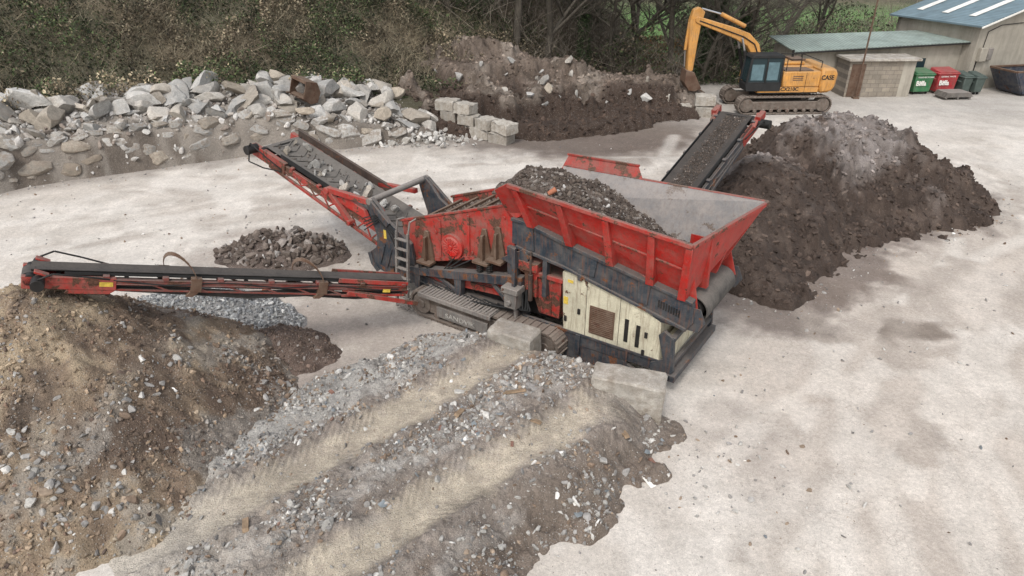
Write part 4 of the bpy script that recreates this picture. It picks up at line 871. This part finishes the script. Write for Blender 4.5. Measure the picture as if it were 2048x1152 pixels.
for sg in (-1,1): part('drive_motor',['dark'],lambda b:(b.tube((L-.1,sg*.29,-.05),(L-.1,sg*.53,-.05),.10,16),b.path([(L-.1,sg*.5,.05),(L-.3,sg*.5,.16),(L-.7,sg*.42,.10),(L-1.1,sg*.34,.02)],.018,6)),parent=C,xf=fx)
part('return_belt',['belt'],lambda b:[b.hexa([(L*.16*i,-.17,z0),(L*.16*i,.17,z0),(L*.16*i,.17,z0+.012),(L*.16*i,-.17,z0+.012),(L*.16*(i+1),-.17,z1),(L*.16*(i+1),.17,z1),(L*.16*(i+1),.17,z1+.012),(L*.16*(i+1),-.17,z1+.012)]) for i,z0,z1 in ((0,-.24,-.36),(1,-.36,-.31),(2,-.31,-.38),(3,-.38,-.32),(4,-.32,-.27),(5,-.27,-.18))],parent=C,xf=fx,bevel=0)
# right side conveyor
h0=W2M(2.2,13.55,1.15); h1=W2M(6.15,18.7,3.36)
C2,fx2,L2=conveyor('side_conveyor',h0,h1,1.06,'blue','blackbelt','dark side conveyor rising to the soil heap',railh=.2)
h=.53
for sg in (-1,1):
    def f(b):
        b.box((L2-.9,sg*h-.05,-.3),(L2+.15,sg*h+.06,.0)); b.beam((L2-.3,sg*(h+.05),-.05),(L2+.1,sg*(h+.05),.15),.12,.05)
        y0,y1=(h+.02,h+.16) if sg>0 else (-h-.16,-h-.02); b.prism([(L2-.1,-.1),(L2+.28,-.05),(L2+.28,.14),(L2-.1,.16)],y0,y1)
    part('head_frame',['redworn'],f,parent=C2,xf=fx2)
    part('support_beam',['blue'],lambda b:(b.beam((1.0,sg*(h+.02),-.55),(L2-.9,sg*(h+.02),-.28),.06,.10),[b.beam((1.3+i*.9,sg*(h+.02),-.5+i*.05),(1.6+i*.9,sg*(h+.02),-.15),.04,.06) for i in range(5)]),parent=C2,xf=fx2)
part('drive_motor',['dark'],lambda b:(b.tube((L2-.05,-.95,-.05),(L2-.05,-.6,-.05),.12,16),b.path([(L2-.1,-.8,.05),(L2-.3,-.85,.2),(L2-.6,-.75,.1),(L2-.9,-.6,-.05)],.022,6)),parent=C2,xf=fx2)
fw2,_=frame(h0,h1,xf=lambda p:M2W(*p))
# tail conveyor
C3,fx3,L3=conveyor('tail_conveyor',(6.7,.92,1.32),(11.6,.92,2.78),1.26,'redworn','belt','wide red tail conveyor carrying oversize stone',cleats=True,railh=.2,skirt=False)
h=.63
for sg in (-1,1):
    def f(b):
        b.beam((.5,sg*(h+.03),-.5),(L3-.3,sg*(h+.03),-.28),.06,.09)
        for i in range(9): u=.6+i*.5; b.beam((u,sg*(h+.03),-.5+.04*i),(u+.25,sg*(h+.03),-.1),.03,.04); b.beam((u+.25,sg*(h+.03),-.1),(u+.5,sg*(h+.03),-.46+.04*i),.03,.04)
        b.box((L3-.9,sg*h-.06,-.26),(L3+.35,sg*h+.06,.06))
    part('lattice_frame',['redworn'],f,parent=C3,xf=fx3,bevel=.006)
def f(b):
    b.prism([(1.2,-.0),(1.4,.22),(2.0,.26),(2.3,.1),(2.3,0)],h-.02,h+.08)
    b.beam((2.6,h+.1,.18),(1.0,h+.1,.62),.12,.14); b.beam((2.65,h+.1,.2),(1.7,h+.1,-.35),.12,.13); b.tube((2.6,h,.16),(2.6,h+.2,.16),.09,12); b.tube((1.75,h,-.3),(1.75,h+.22,-.3),.07,12)
    b.beam((1.05,h+.1,.62),(.75,h+.15,.55),.1,.1)
part('support_arm',['red'],f,parent=C3,xf=fx3,bevel=.01)
part('support_arm',['red'],lambda b:(b.beam((2.2,-h-.05,.1),(1.0,-h-.05,.52),.12,.12),b.beam((2.2,-h-.05,.1),(2.9,-h-.05,-.1),.1,.12)),parent=C3,xf=fx3,bevel=.01)
def f(b):
    b.box((1.7,-.65,.0),(L3+.1,-.62,.24)); b.box((1.7,-.68,.22),(L3+.1,-.60,.26)); 
    for i in range(6): b.box((2+i*.55,-.71,-.05),(2.06+i*.55,-.65,.24))
part('side_board',['darkrust'],f,parent=C3,xf=fx3,bevel=.003)
part('belt_skirt',['black'],lambda b:b.box((.5,.55,.03),(L3-.6,.57,.17)),parent=C3,xf=fx3,bevel=0)
part('drive_motor',['dark'],lambda b:(b.tube((L3+.2,.66,0),(L3+.2,1.0,0),.12,16),b.path([(L3+.2,.9,.1),(L3+.1,.95,.25),(L3-.4,.85,.05),(L3-.8,.7,-.15)],.02,6),b.path([(L3+.2,.9,-.1),(L3+.15,.95,-.3),(L3-.3,.85,-.3),(L3-.8,.7,-.2)],.02,6)),parent=C3,xf=fx3)
fw3,_=frame((6.7,.92,1.32),(11.6,.92,2.78),xf=lambda p:M2W(*p))
for i in range(26):
    u=rnd.uniform(.8,L3-.1); v=rnd.uniform(-.42,.42); s_=rnd.choice([.06,.08,.10,.13,.16]) if i else .26
    if i==0: u,v=1.9,.05
    p=fw3((u,v,.07+s_*.4)); boulder(*p,s_,s_*.85,s_,(rnd.random()*3,rnd.random()*3,rnd.random()*3),'lump of broken stone riding the conveyor belt','stones on the tail conveyor',i,name='stone_lump',cat='stone')
P=np.array([fw3((rng.uniform(.6,L3),rng.uniform(-.40,.40),.06)) for _ in range(160)]); scatter('belt_debris',P,powsize(len(P),.012,.06,3),pal(len(P),[(.07,.055,.045),(.13,.11,.095)]),'dirt crumbs on the tail conveyor belt')
P=np.array([fw2((rng.uniform(.8,L2),rng.uniform(-.34,.34),.055)) for _ in range(6500)]); scatter('conveyed_soil',P,powsize(len(P),.010,.035,3),pal(len(P),[(.07,.055,.045),(.11,.085,.07),(.2,.17,.15)],[5,3,.6]),'dark soil riding the side conveyor belt')
P=np.array([M2W(s_,l_,2.83-(s_-3.7)*.332) for s_,l_ in zip(rng.uniform(3.7,6.5,2600),rng.uniform(.15,1.88,2600))]); scatter('screened_soil',P,powsize(len(P),.012,.06,3),pal(len(P),[(.10,.075,.06),(.16,.13,.11)]),'soil crumbs lying on the screen deck')
P=np.array([M2W(s_,l_,.69) for s_,l_ in zip(rng.uniform(3.8,5.7,500),rng.uniform(-.48,-.05,500))]); scatter('catwalk_dirt',P,powsize(len(P),.008,.035,3),pal(len(P),[(.2,.17,.14),(.3,.27,.24)]),'dirt crumbs on the catwalk')
# hopper load
def hl(s_,l_): 
    z=2.52+1.00*ss(.1,3.1,s_)-.24*((l_-.6)/1.15)**2+(fbm(s_*2.5,l_*2.5,4,2)-.5)*.28; return z
sg=np.arange(.0,3.9,.045); lg=np.arange(-.32,2.35,.045); Sg,Lg=np.meshgrid(sg,lg,indexing='ij')
Zg=hl(Sg,Lg); lim_n=-.40+(3.55-Zg)*.62; Lc=np.maximum(Lg,lim_n+.05)
Xw=OX+Sg*A0+Lc*L0; Yw=OY+Sg*A1+Lc*L1; nn=fbm(Sg*3,Lg*3,4,5); Cg=mixc(np.ones(Sg.shape+(3,))*np.array((.12,.093,.077)),(.06,.045,.036),ss(.4,.6,nn))
n_,m_=Sg.shape; I=np.arange(n_*m_).reshape(n_,m_); F=np.stack([I[:-1,:-1],I[1:,:-1],I[1:,1:],I[:-1,1:]],-1).reshape(-1,4)[:,::-1]
mk('hopper_load',npmesh('hopper_load',np.stack([Xw,Yw,Zg],-1).reshape(-1,3),F,Cg.reshape(-1,3),True),[M['soil']],kind='stuff',label='earth and rubble filling the feed hopper')
n=6500; s1=rng.uniform(.2,3.8,n); l1=rng.uniform(-.2,2.1,n); z1=hl(s1,l1); l1=np.maximum(l1,-.33+(3.55-z1)*.62); P=np.stack([OX+s1*A0+l1*L0,OY+s1*A1+l1*L1,z1],-1)
scatter('hopper_stones',P,powsize(n,.012,.085,3.8),pal(n,[(.11,.088,.072),(.07,.053,.043),(.20,.175,.155),(.38,.36,.34)],[5,5,2,.3]),'stones and clods in the feed hopper','m')
b=MB(); b.tube((0,0,0),(.14,0,.09),.045,14,r2=.055); o=b.build('clay_pipe',['clay'],bevel=0,label='broken orange clay pipe lying in the hopper',category='pipe'); o.location=M2W(2.7,.0,3.50)
b=MB(); b.prism([(0,0),(.26,.02),(.16,-.32)],0,.02); o=b.build('board_offcut',['white'],bevel=.003,label='triangular white board offcut on the ramp side',category='board'); zz=float(surf(2.2,8.3)); o.location=(2.12,8.42,zz+.08); o.rotation_euler=(R_(-72),R_(6),R_(8))
b=MB(); b.tube((0,0,0),(0,.14,0),.06,14); o=b.build('clay_pipe',['clay'],bevel=0,label='short piece of orange clay pipe on the yard',category='pipe'); o.location=(-6.1,14.8,.05)
for x_,y_,sc in ((-3.35,10.3,.7),(-1.2,9.0,.6),(2.35,8.75,.7),(.0,8.6,.5)):
    b=MB(); b.box((-.11,-.05,0),(.11,.05,.065)); o=b.build('brick',['brickred'],bevel=.006,label='loose red brick lying in the rubble',category='brick',group='loose bricks'); o.location=(x_,y_,float(surf(x_,y_))-.01); o.rotation_euler=(rnd.uniform(-.3,.3),rnd.uniform(-.3,.3),rnd.uniform(0,3)); o.scale=(sc,)*3
for x_,y_,ln in ((.05,9.75,.42),(-.9,9.3,.25),(.4,9.0,.2),(-3.9,7.2,.3),(1.9,9.0,.22)):
    b=MB(); b.prism([(-ln/2,0),(ln/2,.01),(ln/2-.02,.03),(-ln/2+.05,.035)],-.045,.045); o=b.build('timber_offcut',['wood'],bevel=.003,label='splintered brown timber offcut in the rubble',category='timber',group='timber offcuts'); o.location=(x_,y_,float(surf(x_,y_))+.01); o.rotation_euler=(rnd.uniform(-.2,.2),rnd.uniform(-.2,.2),rnd.uniform(0,3))
for i in range(16):
    x_=rnd.uniform(-2.5,2.5); y_=rnd.uniform(7.2,10.6); r_,q_=RQ(x_,y_)
    if min(abs(q_+.71),abs(q_-1.43))<.45 or float(ramp_z(np.array(x_),np.array(y_)))<.02: continue
    w_=rnd.uniform(.04,.09); b=MB(); b.prism([(-w_,-w_*.6),(w_*.7,-w_*.8),(w_,w_*.3),(0,w_*.8),(-w_*.8,w_*.4)],0,.012); o=b.build('slate_fragment',['slate'],bevel=0,label='flat blue grey slate fragment in the rubble',category='slate',group='slate fragments'); o.location=(x_,y_,float(surf(x_,y_))+.02); o.rotation_euler=(R_(90)+rnd.uniform(-.4,.4),rnd.uniform(-.4,.4),rnd.uniform(0,3))
# ------------------------------------------------------------------ excavator
EX=thing('excavator',(12.95,34.2,0),R_(3),'orange tracked excavator with raised folded boom','excavator'); EX.scale=(.95,.95,.95)
def ep(name,mats,fn,parent=EX,bevel=.02,**k):
    mb=MB(); fn(mb); return mb.build(name,mats,parent,bevel,**k)
for y0,y1 in ((-1.5,-.9),(.9,1.5)):
    T=ep('track',['track'],lambda b:trackloop(b,-2.4,2.35,y0,y1,0,.86,pitch=.2),bevel=0)
    def f(b):
        b.prism([(-1.9,.2),(-2,.45),(-1.7,.6),(1.7,.6),(1.95,.45),(1.9,.2)],y0+.08,y1-.08)
        for x_ in (-1.97,1.93): b.tube((x_,y0+.05,.43),(x_,y1-.05,.43),.34,20)
        for i in range(8): b.tube((-1.5+i*.42,y0+.06,.15),(-1.5+i*.42,y1-.06,.15),.1,10)
    ep('track_frame',['track'],f,parent=T)
ep('undercarriage',['dark'],lambda b:(b.box((-1,-.95,.4),(1,.95,.8)),b.tube((0,0,.75),(0,0,1.02),.65,24)))
def f(b):
    b.box((-1.5,-1.35,1.0),(1.6,1.4,1.3)); b.box((-.3,-1.35,1.3),(1.6,-.35,2.05)); b.box((-.3,-.35,1.3),(1.6,1.4,2.15)); b.box((-1.5,.45,1.3),(-.3,1.4,1.9))
    b.box((-.2,-.2,2.15),(1.2,1.2,2.32))
H=ep('house',['orange'],f,bevel=.05)
ep('counterweight',['orange'],lambda b:b.prism([(1.62,.98),(2.2,1.02),(2.42,1.25),(2.45,1.9),(2.3,2.2),(1.62,2.22)],-1.4,1.4),bevel=.12)
for i in range(3): ep('engine_vent',['rust'],lambda b:b.box((.2,-1.362,1.62+i*.09),(.7,-1.352,1.66+i*.09)),parent=H,bevel=0)
ep('panel_seam',['dark'],lambda b:b.box((.85,-1.356,1.05),(.87,-1.351,2.0)),parent=H,bevel=0)
ep('belt_stripe',['dark'],lambda b:b.box((-1.5,-1.358,.99),(1.55,-1.352,1.05)),parent=H,bevel=0)
ep('engine_cover',['rust'],lambda b:(b.box((-.25,-1.3,2.06),(1.2,-.4,2.1)),b.box((.6,.0,2.32),(1.3,1.0,2.42))),parent=H,bevel=.01)
ep('exhaust',['dark'],lambda b:b.tube((.9,.7,2.3),(.9,.7,2.75),.06,10),parent=H,bevel=0)
for pts in ([(-.2,-1.3,2.05),(-.2,-1.3,2.62),(.5,-1.3,2.62),(.5,-1.3,2.05)],[(-.2,-.4,2.1),(-.2,-.4,2.75),(.9,-.4,2.75),(.9,-.4,2.1)],[(1.6,-1.2,2.2),(1.6,-1.2,2.5),(1.6,1.2,2.5),(1.6,1.2,2.2)],[(-1.45,1.35,1.9),(-1.45,1.35,2.5),(-.5,1.35,2.5),(-.5,1.35,1.9)]):
    ep('handrail',['dark'],lambda b:b.path(pts,.02,6),parent=H,bevel=0)
def f(b):
    b.prism([(-2.1,1.12),(-2.18,1.5),(-.38,1.5),(-.38,1.12)],-1.4,-.42)
    for y in (-1.4,-.5): b.hexa([(-2.18,y,1.5),(-2.08,y,1.5),(-2.08,y+.08,1.5),(-2.18,y+.08,1.5),(-2.04,y,2.72),(-1.94,y,2.72),(-1.94,y+.08,2.72),(-2.04,y+.08,2.72)])
    for x_ in (-1.25,-.48):
        for y in (-1.4,-.5): b.box((x_,y,1.5),(x_+.09,y+.08,2.74))
    b.prism([(-2.06,2.7),(-1.95,2.84),(-.45,2.84),(-.36,2.7)],-1.42,-.4)
    b.box((-2.17,-1.4,1.48),(-.38,-1.32,1.56))
CB=ep('cab',['black'],f); CB["label"]='dark framed operator cab'
ep('window',['glass'],lambda b:b.prism([(-2.1,1.55),(-1.97,2.7),(-.45,2.7),(-.45,1.55)],-1.36,-.46),parent=CB,bevel=0)
M['blind']=plain('pale_teal_blind',(.10,.16,.18),.3)
ep('window_blind',['blind'],lambda b:b.box((-1.15,-1.375,1.65),(-.6,-1.362,2.5)),parent=CB,bevel=0)
ep('window_blind',['blind'],lambda b:b.box((-1.95,-1.375,1.65),(-1.35,-1.362,2.4)),parent=CB,bevel=0)
BM=ep('boom',['orange'],lambda b:b.prism([(-1.0,2.25),(-1.35,3.2),(-1.9,3.70),(-2.6,3.95),(-4.6,4.50),(-4.74,4.38),(-4.66,4.2),(-2.6,3.45),(-1.95,3.1),(-1.65,2.7),(-1.5,1.7),(-.95,1.6)],-.28,.22),bevel=.03)
SK=ep('stick',['orange'],lambda b:b.prism([(-4.25,4.70),(-4.55,4.92),(-4.82,4.8),(-4.95,4.3),(-4.82,1.95),(-4.67,1.82),(-4.52,1.95),(-4.44,3.4),(-4.38,4.1)],-.22,.16),bevel=.03)
def f(b):
    b.prism([(-4.92,2.0),(-4.52,1.9),(-4.24,1.4),(-4.07,1.1),(-4.37,.95),(-4.72,1.0),(-4.97,1.4)],-.5,.45)
    for i in range(5): b.beam((-4.22,-.42+i*.2,1.05),(-3.97,-.42+i*.2,.95),.08,.06)
ep('bucket',['rust'],f)
ep('hydraulic_cylinder',['orange','silver'],lambda b:(b.tube((-2.1,-.03,4.0),(-3.4,-.03,4.58),.10,12,0),b.tube((-3.4,-.03,4.58),(-4.4,-.03,4.84),.045,10,1)))
for y_ in (-.4,.35): ep('hydraulic_cylinder',['dark','silver'],lambda b:(b.tube((-1.7,y_,1.6),(-2.1,y_,2.9),.09,12,0),b.tube((-2.1,y_,2.9),(-2.3,y_,3.5),.05,10,1)))
ep('hydraulic_cylinder',['orange','silver'],lambda b:(b.tube((-4.92,-.03,4.2),(-4.99,-.03,2.9),.08,12,0),b.tube((-4.99,-.03,2.9),(-4.93,-.03,2.1),.04,10,1)))
ep('hydraulic_hose',['black'],lambda b:b.path([(-1.3,-.31,2.6),(-1.6,-.31,3.2),(-2.2,-.31,3.55),(-3.4,-.31,3.95),(-4.5,-.28,4.3)],.03,6),bevel=0)
text('CASE',.30,(1.60,-1.412,1.66),(R_(90),0,0),'black',EX,'lettering',sx=.92,bold=.008)
text('CX210C',.24,(-.35,-1.365,1.13),(R_(90),0,0),'black',EX,'model_lettering',sx=1.05,bold=.005)
# ------------------------------------------------------------------ buildings
rb=math.atan2(.34,.94)
def lp(name,mats,fn,parent,bevel=.01,**k): mb=MB(); fn(mb); return mb.build(name,mats,parent,bevel,**k)
LS=thing('low_shed',(15.2,38.0,0),R_(5.6),'long low shed with pale green corrugated roof','shed')
lp('wall',['wall'],lambda b:(b.hexa([(0,0,-.1),(9.3,0,-.1),(9.3,.2,-.1),(0,.2,-.1),(0,0,2.06),(9.3,0,2.4),(9.3,.2,2.42),(0,.2,2.08)]),b.box((0,.2,-.1),(.2,2.8,2.1))),LS)
RF=lp('roof',['roofgreen'],lambda b:b.hexa([(-.3,-.35,2.06),(9.45,-.35,2.42),(8.7,3.0,2.58),(-.3,3.0,2.40),(-.3,-.35,2.12),(9.45,-.35,2.48),(8.7,3.0,2.64),(-.3,3.0,2.46)]),LS,0)
lp('gutter',['dark'],lambda b:b.beam((-.3,-.41,2.04),(9.4,-.41,2.40),.09,.08),RF)
lp('window',['glass'],lambda b:b.box((6.6,-.015,1.0),(7.4,.01,1.6)),LS)
TS=thing('tall_shed',(24.75,38.2,0),rb,'tall grey shed with corrugated blue grey roof','shed'); TL=5.4
lp('wall',['wall'],lambda b:(b.prism([(0,-.1),(10,-.1),(10,3.4),(5,4.75),(0,3.35)],0,.25),b.box((0,.25,-.1),(.25,TL,3.35)),b.box((9.75,.25,-.1),(10,TL,3.35)),b.prism([(0,-.1),(10,-.1),(10,3.4),(5,4.75),(0,3.35)],TL-.25,TL)),TS)
def f(b):
    b.hexa([(-.4,-.3,3.26),(5,-.3,4.78),(5,TL+.3,4.78),(-.4,TL+.3,3.26),(-.4,-.3,3.34),(5,-.3,4.86),(5,TL+.3,4.86),(-.4,TL+.3,3.34)])
    b.hexa([(10.4,-.3,3.26),(5,-.3,4.78),(5,TL+.3,4.78),(10.4,TL+.3,3.26),(10.4,-.3,3.34),(5,-.3,4.86),(5,TL+.3,4.86),(10.4,TL+.3,3.34)])
RF=lp('roof',['roofblue'],f,TS,0)
for y in (1.0,2.7,4.4): lp('rooflight',['white'],lambda b:b.hexa([(.6,y,3.66),(4.4,y,4.72),(4.4,y+.4,4.72),(.6,y+.4,3.66),(.6,y,3.67),(4.4,y,4.735),(4.4,y+.4,4.735),(.6,y+.4,3.67)]),RF,0)
lp('verge_board',['white'],lambda b:b.beam((-.4,-.34,3.26),(5,-.34,4.8),.04,.10),RF)
lp('meter_cabinet',['wall'],lambda b:b.box((.25,-.22,1.5),(.75,0,2.2)),TS,.02); lp('meter_cabinet',['grey'],lambda b:b.box((.85,-.18,1.55),(1.2,0,2.15)),TS,.02)
lp('cable_conduit',['dark'],lambda b:b.path([(.5,-.04,2.2),(.55,-.04,3.0),(1.4,-.04,3.3),(4,-.04,3.4)],.02,6),TS,0); lp('cable_conduit',['dark'],lambda b:b.path([(.3,-.04,0),(.3,-.04,1.5)],.03,6),TS,0)
HT=thing('block_hut',(17.5,36.6,0),R_(2),'small concrete block hut with flat slab roof','hut')
lp('wall',['block'],lambda b:b.box((0,0,-.1),(2.85,1.4,1.80)),HT)
lp('wall_end',['wall'],lambda b:b.box((2.85,.02,-.1),(3.5,1.38,1.78)),HT)
lp('roof',['concrete'],lambda b:b.box((-.15,-.2,1.80),(3.65,1.5,1.93)),HT,.02)
lp('door',['rust'],lambda b:b.box((.12,-.03,0),(.85,-.002,1.65)),HT)
def bin_(x,y,w,h,mat,label,txt,rz=.12):
    B=thing('waste_bin',(x,y,0),rz,label,'bin','waste bins by the hut'); B.scale=(.88,.88,.88)
    lp('body',[mat],lambda b:(b.hexa([(-w/2+.06,-.42,.14),(w/2-.06,-.42,.14),(w/2-.06,.42,.14),(-w/2+.06,.42,.14),(-w/2,-.5,h),(w/2,-.5,h),(w/2,.5,h),(-w/2,.5,h)]),b.box((-w/2-.04,-.54,h-.1),(w/2+.04,.54,h)),b.beam((-w/2-.05,-.35,h*.7),(-w/2-.05,.35,h*.7),.06,.06),b.beam((w/2+.05,-.35,h*.7),(w/2+.05,.35,h*.7),.06,.06)),B,.03)
    lp('lid',[mat],lambda b:b.hexa([(-w/2,-.5,h+.003),(w/2,-.5,h+.003),(w/2,.5,h+.003),(-w/2,.5,h+.003),(-w/2+.05,-.5,h+.06),(w/2-.05,-.5,h+.06),(w/2-.05,.5,h+.2),(-w/2+.05,.5,h+.2)]),B,.03)
    for sx in (-1,1):
        for sy in (-1,1): lp('wheel',['black'],lambda b:b.tube((sx*(w/2-.18)-.03,sy*.3,.08),(sx*(w/2-.18)+.03,sy*.3,.08),.08,12),B,0)
    if txt:
        text(txt,.38,(-w*.42,-.505,h*.44),(R_(86),0,0),'white',B,'lettering',bold=.012)
        text('GENERAL WASTE' if mat=='binred' else 'MIXED RECYCLING',.12,(-w*.4,-.515,h*.80),(R_(86),0,0),'white',B,'small_lettering')
bin_(21.8,37.5,1.2,1.22,'green','green steel waste bin with white lettering','Biffa')
bin_(23.1,37.6,1.3,1.25,'binred','red steel waste bin with white lettering','Biffa')
bin_(24.15,37.5,.6,1.05,'bingreen','narrow dark green plastic wheeled bin',None)
bin_(24.75,37.4,.6,1.05,'bingreen','narrow dark green plastic wheeled bin',None)
SKP=thing('skip',(27.7,37.7,0),.2,'dark navy open waste skip with sloping ends','skip')
def f(b):
    o0=[(-.9,-.8,.08),(1.0,-.8,.08),(1.0,.8,.08),(-.9,.8,.08)]; o1=[(-1.7,-.85,1.25),(1.8,-.85,1.25),(1.8,.85,1.25),(-1.7,.85,1.25)]
    for i in range(4):
        j=(i+1)%4; b.plate([o0[i],o0[j],o1[j],o1[i]],.05)
    b.plate(o0,.05)
    b.beam(o1[0],o1[1],.1,.1,1);b.beam(o1[1],o1[2],.1,.1,1);b.beam(o1[2],o1[3],.1,.1,1);b.beam(o1[3],o1[0],.1,.1,1)
    for x_ in (-.7,0,.7): b.beam((x_,-.84,.1),(x_*1.2,-.88,1.22),.06,.07)
lp('body',['navy','rust'],f,SKP,.01)
for x_ in (-.6,.6): lp('lifting_lug',['dark'],lambda b:b.tube((x_,-.95,.9),(x_,-.85,.9),.05,10),SKP,0)
b=MB(); 
for i in range(5): b.box((-.8+.03*i,-.45,.0+i*.05),(.8-.05*i,.45,.035+i*.05))
for i in range(3): b.box((-.7+i*.65,-.42,-.1),(-.6+i*.65,.42,0))
o=b.build('sheet_stack',['grey'],label='stack of grey sheets on timber bearers',category='sheets'); o.location=(23.1,36.3,.12); o.rotation_euler=(0,0,.1)
b=MB(); b.tube((0,0,0),(0,0,7.5),.045,12,r2=.035); b.box((-.15,-.15,-.05),(.15,.15,.05)); o=b.build('metal_pole',['rust'],bevel=0,label='tall thin rusty metal pole beside the hut',category='pole'); o.location=(18.0,36.3,0)
b=MB(); b.prism([(-.55,.8),(.1,.95),(.5,.6),(.55,.1),(.2,-.1),(-.3,0),(-.1,.15),(.3,.2),(.32,.5),(.05,.75),(-.5,.65)],-.5,.5)
b.prism([(-.55,.8),(.1,.95),(.5,.6),(.55,.1),(.2,-.1),(-.3,0)],-.54,-.5); b.prism([(-.55,.8),(.1,.95),(.5,.6),(.55,.1),(.2,-.1),(-.3,0)],.5,.54)
for i in range(4): b.beam((-.3,-.4+i*.27,.0),(-.55,-.4+i*.27,-.03),.08,.05)
o=b.build('digger_bucket',['rust'],bevel=.01,label='old rusty digger bucket resting on the rubble',category='bucket'); o.location=(-8.5,27.9,1.85); o.rotation_euler=(.2,.5,1.0); o.scale=(.85,.85,.85)
HS=thing('far_house',(-9,75,float(hill_z(-9,75))),.3,'distant pale rendered house with slate roof','house')
lp('wall',['white'],lambda b:b.prism([(-4,0),(4,0),(4,4.5),(0,7),(-4,4.5)],-3,3),HS); 
lp('roof',['grey'],lambda b:(b.plate([(-4.3,-3.3,4.4),(-4.3,3.3,4.4),(0,3.3,7.15),(0,-3.3,7.15)],.15),b.plate([(4.3,-3.3,4.4),(0,-3.3,7.15),(0,3.3,7.15),(4.3,3.3,4.4)],.15)),HS)
for x_ in (-2.8,1.8):
    for z_ in (1,3): lp('window',['glass'],lambda b:b.box((x_,-3.03,z_),(x_+.9,-2.99,z_+1.1)),HS,0)
# ------------------------------------------------------------------ light, world, camera
W=bpy.data.worlds.new("World"); S.world=W; W.use_nodes=True; nt=W.node_tree; bg=nt.nodes['Background']
sky=nt.nodes.new('ShaderNodeTexSky'); sky.sky_type='NISHITA'; sky.sun_disc=False; sky.sun_elevation=R_(52); sky.sun_rotation=R_(200); sky.dust_density=3; sky.air_density=1.5
hs=nt.nodes.new('ShaderNodeHueSaturation'); hs.inputs['Saturation'].default_value=.36; hs.inputs['Value'].default_value=1.5; nt.links.new(sky.outputs[0],hs.inputs['Color']); nt.links.new(hs.outputs[0],bg.inputs['Color']); bg.inputs['Strength'].default_value=.145
sd=bpy.data.lights.new('sun','SUN'); sd.energy=1.5; sd.angle=R_(10); sd.color=(1,.98,.94); so=bpy.data.objects.new('sun',sd); COLL.objects.link(so)
az=R_(200); dirv=Vector((math.sin(az)*math.cos(R_(52)),math.cos(az)*math.cos(R_(52)),math.sin(R_(52)))); so.rotation_euler=dirv.to_track_quat('Z','Y').to_euler()
cd=bpy.data.cameras.new('camera'); cd.lens=24; cd.sensor_width=36; cd.clip_end=1500; co=bpy.data.objects.new('camera',cd); COLL.objects.link(co); co.location=(0,0,8); co.rotation_euler=(R_(62),0,0); S.camera=co
